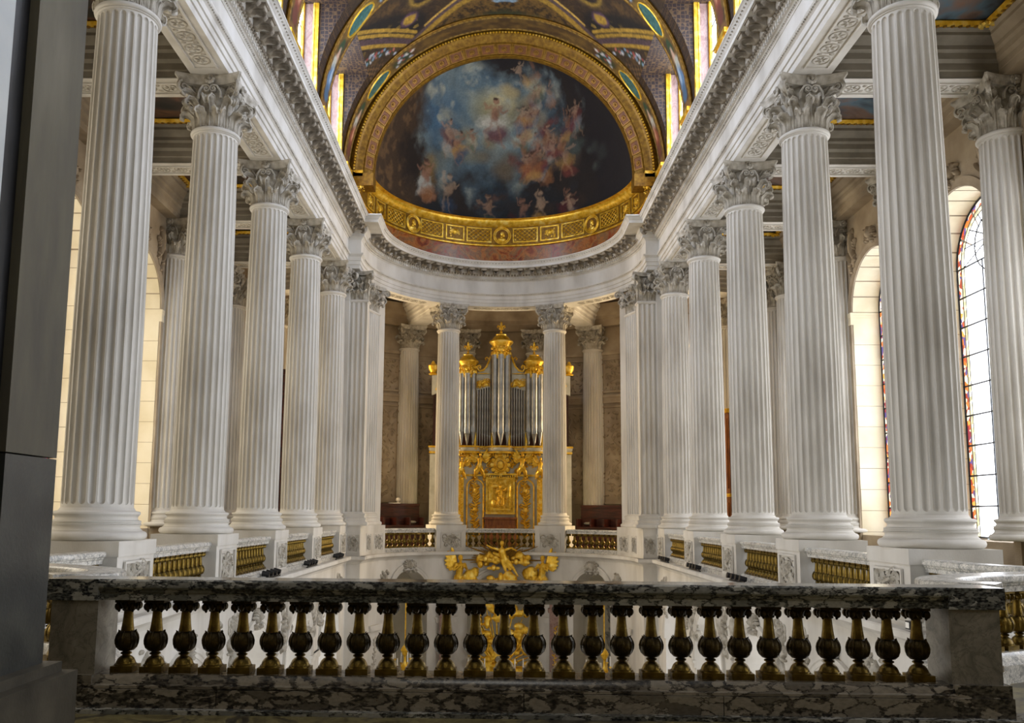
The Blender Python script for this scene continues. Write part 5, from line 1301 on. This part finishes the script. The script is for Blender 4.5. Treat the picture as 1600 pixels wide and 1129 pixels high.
FLY = dict(chest=(-.12, -.06, .33), arm_l=[(-.24, -.08, .06), (-.2, -.05, .1)], arm_r=[(.22, -.06, .06), (.2, -.04, -.1)], leg_l=[(.1, -.1, -.36), (.12, .05, -.36)], leg_r=[(.24, -.1, -.3), (.2, .06, -.34)], drape=[((0, 0, -.05), (.22, 0, -.4), .13), ((-.1, .05, .1), (-.45, .05, .25), .09)])
SEAT = dict(chest=(0, -.05, .38), arm_l=[(-.1, -.16, -.18), (.1, -.2, .1)], arm_r=[(.12, -.14, -.2), (-.12, -.18, .1)], leg_l=[(-.06, -.38, -.02), (0, -.02, -.42)], leg_r=[(.08, -.36, -.04), (.05, -.04, -.42)], drape=[((0, -.1, -.1), (0, -.3, -.4), .16)])
# ------------------------------------------------------------------ the organ
OY = 35.5
og = thing('pipe_organ', 'tall gilded pipe organ with silver pipes in the centre of the apse', 'organ', (0, OY, 0))
case = MB().box(-2.95, 2.95, .06, 1.6, FL, 2.9); mkobj('lower_case', case, CASE, og)
mkobj('upper_case', MB().box(-2.9, 2.9, .9, 1.5, 3.2, 6.0).box(-1.9, 1.9, .9, 1.5, 6.0, 6.4), DARKIN, og)
ib = MB()
ipath = [(-2.98, 1.0), (-2.98, -.06), (-1.85, -.06)]+[(-1.37+.50*math.cos(a), -.10+.30*math.sin(a)) for a in [PI+PI*i/8 for i in range(9)]]+[(-.55, -.06)]+[(.52*math.cos(a), -.10+.32*math.sin(a)) for a in [PI+PI*i/8 for i in range(9)]]+[(.55, -.06)]+[(1.37+.50*math.cos(a), -.10+.30*math.sin(a)) for a in [PI+PI*i/8 for i in range(9)]]+[(1.85, -.06), (2.98, -.06), (2.98, 1.0)]
im = MB().prism(ipath[::-1], 3.06, 3.2); im.prism([(x*.99, y+.05) for x, y in ipath][::-1], 2.95, 3.06); mkobj('impost', im, CASE, og)
gi = MB(); gi.tube([(x, y-.01, 3.19) for x, y in ipath], .045, 6); gi.tube([(x*.99, y+.04, 2.96) for x, y in ipath], .05, 6)
for i in range(60): gi.ell((-1.9+3.8*i/59, -.10+(-.22 if abs(abs(-1.9+3.8*i/59)-1.37) < .4 or abs(-1.9+3.8*i/59) < .4 else 0), 3.10), (.035, .03, .035), 5, 4)
mkobj('gilt_moulding', gi, GOLD, og)
def pipe(x, y, r, z0, h, foot):
    m = MB().lathe([(.012, z0), (r*.92, z0+foot), (r, z0+foot+.01), (r, z0+h), (r*.9, z0+h)], 14)
    o = mkobj('organ_pipe', m, PIPE, og, (x, y, 0))
    mo = MB().prism([(-r*.6, z0+foot), (r*.6, z0+foot), (r*.6, z0+foot+r*.9), (r*.35, z0+foot+r*1.7), (-r*.35, z0+foot+r*1.7), (-r*.6, z0+foot+r*.9)], -r*1.06, -r*.7, 'y')
    mkobj('pipe_mouth', mo, PIPE, o)
def tower(cx, R, n, z0, zt, crown, s):
    for i in range(n):
        a = PI+PI*(i+.5)/n; pipe(cx+R*math.cos(a), -.05+R*.75*math.sin(a), R*math.sin(PI/n/2)*1.0 if n > 1 else R, z0, zt-z0, .60 if i != n//2 else .52)
    for d in (-1, 1): mkobj('tower_stile', MB().box(cx+d*(R+.06)-.04, cx+d*(R+.06)+.04, -.12, .3, z0, zt+.1), GOLD, og)
    # crown
    Rp = R; R = R*1.18
    cr = MB().lathe([(R*1.02, zt-.1), (R*1.05, zt+.05), (R*1.0, zt+.12), (R*.95, zt+.25*s), (R*1.1, zt+.42*s), (R*1.38, zt+.52*s), (R*1.45, zt+.56*s), (R*1.4, zt+.62*s), (R*1.15, zt+.66*s), (R*.9, zt+.78*s), (R*.62, zt+.86*s), (R*.66, zt+.9*s), (0, zt+.92*s)], 24)
    cr.map(lambda x, y, z: (x+cx, y*.8, z)); mkobj('tower_crown', cr, GOLD, og)
    orn = MB()
    for i in range(9):
        a = PI+PI*i/8; x, y = cx+R*1.08*math.cos(a), R*.9*math.sin(a)
        orn.ell((x, y, zt+.05), (.07, .06, .14), 7, 5); orn.ell((x, y, zt-.10), (.045, .04, .09), 6, 5); orn.ell((x*1.0, y, zt+.3*s), (.06, .05, .08), 7, 5)
    orn.merge(carve_trophy(R*2.0, .5, 3, .09), T(cx, -R*.85, zt+.16))
    o = mkobj('crown_ornament', orn, GOLD, og); o['kind'] = 'stuff'
    # lily finial
    zf = zt+.92*s; fi = MB().lathe([(R*.3, zf), (R*.12, zf+.06), (R*.18, zf+.10), (R*.08, zf+.14), (R*.06, zf+.2)], 10)
    fi.map(lambda x, y, z: (x+cx, y, z)); fi.ell((cx, 0, zf+.38), (.055, .05, .17), 8, 6)
    for d in (-1, 1):
        fi.tube([(cx, 0, zf+.22), (cx+d*.07, 0, zf+.34), (cx+d*.14, 0, zf+.37), (cx+d*.16, 0, zf+.30), (cx+d*.12, 0, zf+.27)], [.04, .04, .035, .03, .02], 6)
    fi.box(cx-.1, cx+.1, -.04, .04, zf+.2, zf+.25); mkobj('finial', fi, GOLD, og)
tower(0, .30, 3, 3.2, 7.05, True, 1.0); tower(-1.39, .27, 3, 3.2, 6.25, True, .92); tower(1.39, .27, 3, 3.2, 6.25, True, .92)
for s in (-1, 1):
    for i in range(6):
        x = s*(.455+.104*i); pipe(x, 0, .046, 3.2, 2.52-.03*i+.0, .40+.035*i)
    for i in range(9):
        x = s*(1.80+.104*i); pipe(x, 0, .046, 3.2, 2.6-.05*i, .5)
    mkobj('flat_stile', MB().box(s*1.72-.03, s*1.72+.03, -.1, .3, 3.2, 6.2), GOLD, og)
    mkobj('flat_top', MB().prism([(s*.44, 5.72), (s*1.05, 5.55), (s*1.05, 6.05), (s*.44, 6.05)], -.05, .12, 'y'), CASE, og)
    g = carve_trophy(.62, .34, 21, .06).map(lambda x, y, z, s=s: (s*.745+x, y-.06, z+5.86+(-.03 if x*s > 0 else .03))); g.ell((s*.6, -.06, 5.8), (.1, .05, .07), 7, 5); g.ell((s*.9, -.06, 5.78), (.1, .05, .07), 7, 5)
    g.merge(carve_panel(.6, .26, 5, 26, .05), T(s*.745, -.05, 5.86)); mkobj('carved_panel', g, GOLD, og)
    mkobj('upper_frieze', MB().box(min(s*.44, s*1.05), max(s*.44, s*1.05), -.06, .12, 6.05, 6.22).prism([(s*.44, 6.22), (s*1.05, 6.22), (s*1.05, 6.32), (s*.8, 6.36), (s*.58, 6.6), (s*.50, 6.85), (s*.44, 6.95)], -.02, .1, 'y'), CASE, og)
    sp = MB().tube([(s*.45, -.05, 7.0), (s*.50, -.05, 6.82), (s*.60, -.05, 6.58), (s*.74, -.05, 6.42), (s*.90, -.05, 6.38), (s*1.0, -.05, 6.48), (s*.98, -.05, 6.6), (s*.9, -.05, 6.63), (s*.86, -.05, 6.56), (s*.9, -.05, 6.5)], .045, 6)
    sp.tube([(s*.52, -.05, 6.9), (s*.60, -.05, 6.98), (s*.67, -.05, 6.92), (s*.62, -.05, 6.85)], .03, 6); sp.ell((s*.74, -.05, 6.28), (.3, .03, .025), 8, 5)
    mkobj('scroll', sp, GOLD, og)
    mkobj('flat_top', MB().prism([(s*1.72, 5.85), (s*2.9, 5.35), (s*2.9, 6.2), (s*1.72, 6.2)], -.05, .12, 'y'), CASE, og)
    g = carve_trophy(1.0, .6, 23, .07).map(lambda x, y, z, s=s: (s*2.3+x, y-.06, z+5.85)); mkobj('carved_panel', g, GOLD, og)
    ur = MB().lathe([(.14, 6.2), (.2, 6.25), (.12, 6.32), (.2, 6.45), (.22, 6.6), (.1, 6.68), (.05, 6.8), (0, 6.82)], 14).map(lambda x, y, z, s=s: (x+s*2.85, y, z)); mkobj('gilt_urn', ur, GOLD, og)
    # lower case: gilt herm pilasters, arched panels, angels
    hp = MB().box(s*1.62-.11, s*1.62+.11, -.06, .1, FL, 1.95); hp.merge(carve_leafy(.26, 2.9, 4, 34, .06), T(s*1.62, -.07, .45)); mkobj('gilt_pilaster', hp, GOLD, og)
    sculpt('corner_figure', figure_mb(TRUMP, .62), GOLD, og, (s*1.62, -.12, 2.28), 0, .018)
    fr = MB(); cxp = s*1.04
    fr.tube([(cxp-.34, -.0, FL), (cxp-.34, -.0, 1.55)]+[(cxp+.34*math.cos(a), -.0, 1.55+.30*math.sin(a)) for a in [PI-PI*i/10 for i in range(1, 10)]]+[(cxp+.34, -.0, 1.55), (cxp+.34, -.0, FL)], .035, 6); mkobj('arched_panel_frame', fr, GOLD, og)
    orn = carve_leafy(.5, 2.3, 7, 44, .06).map(lambda x, y, z: (x+cxp, y-.0+.03, z+.62)); orn.merge(carve_panel(.42, 2.1, 3, 46, .05), T(cxp, .03, .62)); orn.merge(carve_trophy(.4, .5, 31, .06), T(cxp, .02, 1.35)); orn.merge(carve_trophy(.4, .5, 35, .06), T(cxp, .02, .55)); orn.merge(carve_trophy(.3, .2, 39, .06), T(cxp, .0, 1.9))
    mkobj('trophy_of_instruments', orn, GOLD, og)
    sculpt('angel', figure_mb(dict(TRUMP, arm_l=[(-.2, -.08, .08), (-.22, 0, .14)], arm_r=[(.2, -.1, -.12), (.14, -.1, .14)]) if s < 0 else dict(TRUMP, arm_r=[(.2, -.08, .08), (.22, 0, .14)], arm_l=[(-.2, -.1, -.12), (-.14, -.1, .14)]), .68), GOLD, og, (s*.88, -.12, 2.42), 0, .018)
    for cx_, cz_, ww, hh in ((1.30, 2.62, .5, .55), (.45, 2.62, .4, .6), (1.39, 2.95, .6, .25), (.62, 2.0, .2, .5)):
        mkobj('scroll_ornament', carve_panel(ww, hh, int(cx_*10), 16, .06).map(lambda x, y, z: (x+s*cx_, y, z+cz_)), GOLD, og)
    mkobj('panel_moulding', MB().box(min(s*.66, s*1.5), max(s*.66, s*1.5), -.03, .08, 1.98, 2.06).box(min(s*.66, s*1.5), max(s*.66, s*1.5), .0, .08, 2.80, 2.86), GOLD, og)
    ss = carve_leafy(.2, 2.0, 9, 24, .04).map(lambda x, y, z, s=s: (x+s*.66, y+.02, z+.9)); mkobj('gilt_console', ss, GOLD, og)
ct = MB()
for r in (.20, .26): ct.tube([(r*math.cos(a), -.06, 2.45+r*1.15*math.sin(a)) for a in [2*PI*i/24 for i in range(25)]], .045, 6, cap=False)
ct.ell((0, -.06, 2.45), (.15, .07, .18), 12, 8)
for i in range(12):
    a = 2*PI*i/12; ct.ell((.34*math.cos(a), -.05, 2.45+.40*math.sin(a)), (.1, .05, .1), 7, 5)
for i in range(7): ct.ell((-.3+.1*i, -.05, 2.86+.03*math.sin(i*PI/6)), (.05, .05, .09), 6, 5)
mkobj('cartouche', ct, GOLD, og)
pn = MB()
for a in ((-.60, .60, 1.86, 1.94), (-.60, .60, .42, .50), (-.60, -.52, .5, 1.86), (.52, .60, .5, 1.86)): pn.box(a[0], a[1], -.08, .06, a[2], a[3])
pn.box(-.72, .72, -.12, .06, 2.02, 2.10)
for i in range(14): pn.ell((-.6+1.2*i/13, -.1, 1.99-.05*math.sin(PI*i/13)), (.04, .04, .05), 6, 5)
mkobj('relief_frame', pn, GOLD, og)
mkobj('relief_ground', MB().box(-.52, .52, -.02, .06, .5, 1.86), GILT, og)
rl = figure_mb(dict(SEAT, arm_r=[(.14, -.12, .0), (.1, -.1, .18)]), .62)
for i in range(7): rl.tube([(.25+.02*i, -.04, -.1+.02*i), (.30+.015*i, -.04, .45)], .012, 4)
rl.box(-.42, .42, -.03, .02, -.55, -.45); rl.box(-.45, -.30, -.02, .02, -.45, .55); rl.box(.35, .45, -.02, .02, -.45, .55); rl.ell((-.2, -.02, .45), (.2, .05, .08), 8, 5); rl.ell((-.25, -.02, -.25), (.12, .06, .16), 8, 5)
rl.merge(carve_panel(.9, 1.2, 12, 60, .035), T(0, .03, .06))
sculpt('relief_figure', rl, GOLD, og, (0, -.06, 1.12), 0, .014)
mkobj('console_base', MB().box(-.62, .62, -.35, .05, FL, -.02).box(-.70, .70, -.42, .05, .22, .30).box(-.62, .62, -.3, .05, -.02, .22), BROWN, og)
# ------------------------------------------------------------------ gilt sculpture over the central arch
def acurve(s, d, z): return (*apt(s/4.65, 4.65+d), z)
for s, side in ((-1, 'left'), (1, 'right')):
    t = thing('gilt_angel', f'gilded winged angel kneeling over the {side} shoulder of the central altar arch', 'sculpture', (*apt(s*rad(20.5), 4.55), -1.92), -s*rad(20.5), 'gilt arch angels')
    po = dict(KNEEL, wings=(s, )) if True else KNEEL
    f = figure_mb(po, 1.0 if s < 0 else 1.0)
    if s > 0: f.map(lambda x, y, z: (-x*-1, y, z))
    sculpt('angel_figure', f, GOLD, t, (0, -.06, 0), 0, .025)
    cl = MB(); q = random.Random(5+s)
    for i in range(12): cl.ell((-s*(.45+q.uniform(-.15, .28)), .02, q.uniform(-.25, .3)), (q.uniform(.1, .2), .09, q.uniform(.08, .16)), 8, 6)
    sculpt('cloud', cl, GOLD, t, (0, 0, 0), 0, .025)
t = thing('gilt_glory', 'gilded sunburst with cherubs and drapery on the keystone of the altar arch', 'sculpture', (0.05, YA+4.42, -1.32))
gl = MB(); q = random.Random(8)
for i in range(34): gl.ell((q.uniform(-1.0, 1.0), q.uniform(-.12, .08), q.uniform(-.22, .3)*(1-abs(q.uniform(-.3, .3)))), (q.uniform(.08, .2), .12, q.uniform(.07, .16)), 8, 6)
sculpt('cloud', gl, GOLD, t, (0, 0, 0), 0, .028)
ry = MB()
for i in range(25):
    a = rad(-8+196*i/24); L = 1.0+.25*(i % 2)+.15*math.sin(i*1.7)
    ry.tube([(.2*math.cos(a), .02, .0+.2*math.sin(a)), (L*1.2*math.cos(a), -.04, .0+L*.72*math.sin(a))], [.07, .012], 5)
mkobj('sun_ray', ry, DGOLD, t)['kind'] = 'stuff'
sculpt('flying_angel', figure_mb(FLY, .92), GOLD, t, (.12, -.22, .05), 0, .022)
for dx, dz in ((-.62, .05), (.55, -.05), (-.3, -.28)):
    c = MB().ell((0, 0, 0), (.10, .10, .12), 8, 7).ell((-.14, .02, -.02), (.13, .04, .07), 8, 5).ell((.14, .02, -.02), (.13, .04, .07), 8, 5); sculpt('cherub_head', c, GOLD, t, (dx, -.15, dz), 0, .02)
# ------------------------------------------------------------------ high altar seen through the balusters
al = thing('high_altar', 'gilded high altar glory seen below through the foreground balusters', 'altar', (0, 32.2, ZF))
mkobj('altar_steps', MB().box(-2.4, 2.4, -2.2, .5, 0, .2).box(-2.2, 2.2, -1.8, .5, .2, .4).box(-2.0, 2.0, -1.4, .5, .4, .6), MARBW, al)
mkobj('altar_block', MB().box(-1.3, 1.3, -.6, .4, .6, 1.75).box(-1.4, 1.4, -.68, .45, 1.75, 1.9), REDM, al)
mkobj('tabernacle', MB().box(-.35, .35, -.2, .3, 1.9, 3.0).prism([(-.42, 3.0), (.42, 3.0), (0, 3.4)], -.25, .3, 'y'), PINK, al)
gl = MB(); q = random.Random(21)
for i in range(120):
    a = q.uniform(0, 2*PI); r = 1.25*math.sqrt(q.random()); gl.ell((r*math.cos(a)*.95, q.uniform(-.1, .1), 5.5+r*math.sin(a)*1.85), (q.uniform(.1, .25), .14, q.uniform(.1, .22)), 7, 5)
sculpt('cloud_relief', gl, GOLD, al, (0, .55, 0), 0, .035)
ry = MB()
for i in range(40):
    a = 2*PI*i/40; L = 1.5+.35*(i % 2); ry.tube([(.3*math.cos(a), .5, 4.4+.4*math.sin(a)), (min(1.2, L)*math.cos(a), .5, 4.4+L*1.35*math.sin(a))], [.05, .015], 5)
mkobj('sun_ray', ry, GILT, al)['kind'] = 'stuff'
for s in (-1, 1):
    sculpt('adoring_angel', figure_mb(dict(KNEEL, wings=(s,)), 1.35), BRONZE, al, (s*1.85, -.2, 2.9), -s*.5, .035)
    mkobj('angel_plinth', MB().box(s*1.85-.4, s*1.85+.4, -.6, .4, .6, 2.1), MARBW, al)
    pr = MB().box(s*2.05-.2, s*2.05+.2, 0.3, .6, .6, 7.2); pr.box(s*2.05-.26, s*2.05+.26, .24, .66, 6.4, 6.55); mkobj('side_pilaster', pr, PINK, al)
    g = carve_leafy(.3, 3.2, 5, 40, .05).map(lambda x, y, z, s=s: (x+s*2.05, y+.29, z+4.3)); mkobj('gilt_drop', g, GOLD, al)
for i, x in enumerate((-1.15, -.85, -.55, .55, .85, 1.15)):
    t = thing('altar_candlestick', f'{ORD[i]} tall altar candlestick from the left on the high altar', 'candlestick', (x, 32.0, ZF+1.9), 0, 'altar candlesticks')
    mkobj('stand', MB().lathe([(.11, 0), (.11, .03), (.04, .08), (.03, .2), (.05, .26), (.025, .34), (.02, .9), (.06, .95), (.02, .97)], 10), GOLD, t)
    mkobj('candle', MB().lathe([(.022, .96), (.022, 2.9), (0, 2.92)], 8), CANDLE, t)
# chandeliers in the lower arches
for x, y, side in ((-3.3, 30.4, 'left'), (3.55, 30.0, 'right')):
    t = thing('chandelier', f'gilt candle chandelier hanging before the lower {side} apse arch', 'chandelier', (x, y, -4.7), 0, 'chandeliers')
    mkobj('chain', MB().tube([(0, 0, .55), (0, 0, 2.6)], .025, 5), GILT, t)
    st = MB().lathe([(0, -.75), (.05, -.7), (.03, -.6), (.12, -.45), (.08, -.3), (.14, -.12), (.05, 0), (.04, .2), (.10, .3), (.16, .42), (.10, .52), (.03, .6), (.02, .66)], 12); mkobj('stem', st, GOLD, t)
    for i in range(10):
        a = 2*PI*i/10; r = .62 if i % 2 else .46; z = -.12 if i % 2 else .06
        am = MB().tube([(.08*math.cos(a), .08*math.sin(a), -.3), (r*.55*math.cos(a), r*.55*math.sin(a), -.42), (r*math.cos(a), r*math.sin(a), z-.12), (r*math.cos(a), r*math.sin(a), z)], .02, 5); am.ell((r*math.cos(a), r*math.sin(a), z), (.06, .06, .025), 8, 5)
        o = mkobj('arm', am, GOLD, t); mkobj('candle', MB().lathe([(.02, z), (.02, z+.34), (0, z+.36)], 7, c=(r*math.cos(a), r*math.sin(a))), CANDLE, o)
# ------------------------------------------------------------------ small things
def lampbar(x, y, rz, lab):
    t = thing('spotlight_bar', lab, 'spotlight', (x, y, -1.0), rz, 'ledge spotlights')
    mkobj('bar', MB().box(-.6, .6, -.02, .02, .0, .03), BLACK, t)
    for i in range(4):
        a = -.48+.32*i; m = MB().tube([(a, -.05, .09), (a, .10, .12)], [.05, .065], 10); m.box(a-.015, a+.015, -.015, .015, .02, .1); mkobj('lamp_head', m, BLACK, t)
for s, side in ((-1, 'left'), (1, 'right')):
    for k in range(1, 4): lampbar(s*5.02, Y0+(k+.78)*BAY-.15, PI/2, f'black spotlight bar on the {side} ledge below the balustrade before the {ORD[k+1]} pedestal')
t = thing('spotlight', 'single small black spotlight on the right ledge behind the last foreground baluster', 'spotlight', (4.98, 10.9, -1.0))
mkobj('lamp_head', MB().box(-.075, .075, -.06, .06, .03, .13), BLACK, t); mkobj('bracket', MB().box(-.02, .02, -.02, .02, 0, .04), BLACK, t); mkobj('lens', MB().box(-.08, -.075, -.045, .045, .045, .115), CANDLE, t)
t = thing('reading_lamp', 'small white reading lamp on the dark wooden stalls left of the organ', 'lamp', (*apt(rad(-29), 8.95), .84))
mkobj('lamp_head', MB().ell((0, 0, .16), (.1, .1, .09), 10, 6), CANDLE, t); mkobj('lamp_base', MB().box(-.4, .1, -.05, .05, 0, .03).tube([(0, 0, .02), (0, 0, .12)], .02, 6), CANDLE, t)
t = thing('wooden_cabinet', 'tall brown wooden cabinet with gilt trim in the right aisle between columns', 'cabinet', (8.25, 31.15, FL), -rad(72))
mkobj('body', MB().box(-.5, .5, -.3, .3, 0, 5.2), BROWN, t)
mkobj('cornice', MB().box(-.58, .58, -.38, .36, 5.2, 5.35).box(-.55, .55, -.35, .34, 2.2, 2.32), GILT, t)
for s in (-1, 1): mkobj('door', MB().box(s*.24-.2, s*.24+.2, -.34, -.3, .2, 2.0), BROWN, t); mkobj('door', MB().box(s*.24-.2, s*.24+.2, -.34, -.3, 2.5, 5.0), BROWN, t)
t = thing('wooden_cabinet', 'tall dark wooden cabinet in the left aisle seen between two far columns', 'cabinet', (-7.9, 30.8, FL), rad(72))
mkobj('body', MB().box(-.6, .6, -.3, .3, 0, 6.4), WOOD, t); mkobj('cornice', MB().box(-.66, .66, -.36, .36, 6.4, 6.6), WOOD, t)
for s in (-1, 1): mkobj('door', MB().box(s*.29-.25, s*.29+.25, -.34, -.3, .2, 6.2), WOOD, t)
# ------------------------------------------------------------------ dark pier at the left of the tribune
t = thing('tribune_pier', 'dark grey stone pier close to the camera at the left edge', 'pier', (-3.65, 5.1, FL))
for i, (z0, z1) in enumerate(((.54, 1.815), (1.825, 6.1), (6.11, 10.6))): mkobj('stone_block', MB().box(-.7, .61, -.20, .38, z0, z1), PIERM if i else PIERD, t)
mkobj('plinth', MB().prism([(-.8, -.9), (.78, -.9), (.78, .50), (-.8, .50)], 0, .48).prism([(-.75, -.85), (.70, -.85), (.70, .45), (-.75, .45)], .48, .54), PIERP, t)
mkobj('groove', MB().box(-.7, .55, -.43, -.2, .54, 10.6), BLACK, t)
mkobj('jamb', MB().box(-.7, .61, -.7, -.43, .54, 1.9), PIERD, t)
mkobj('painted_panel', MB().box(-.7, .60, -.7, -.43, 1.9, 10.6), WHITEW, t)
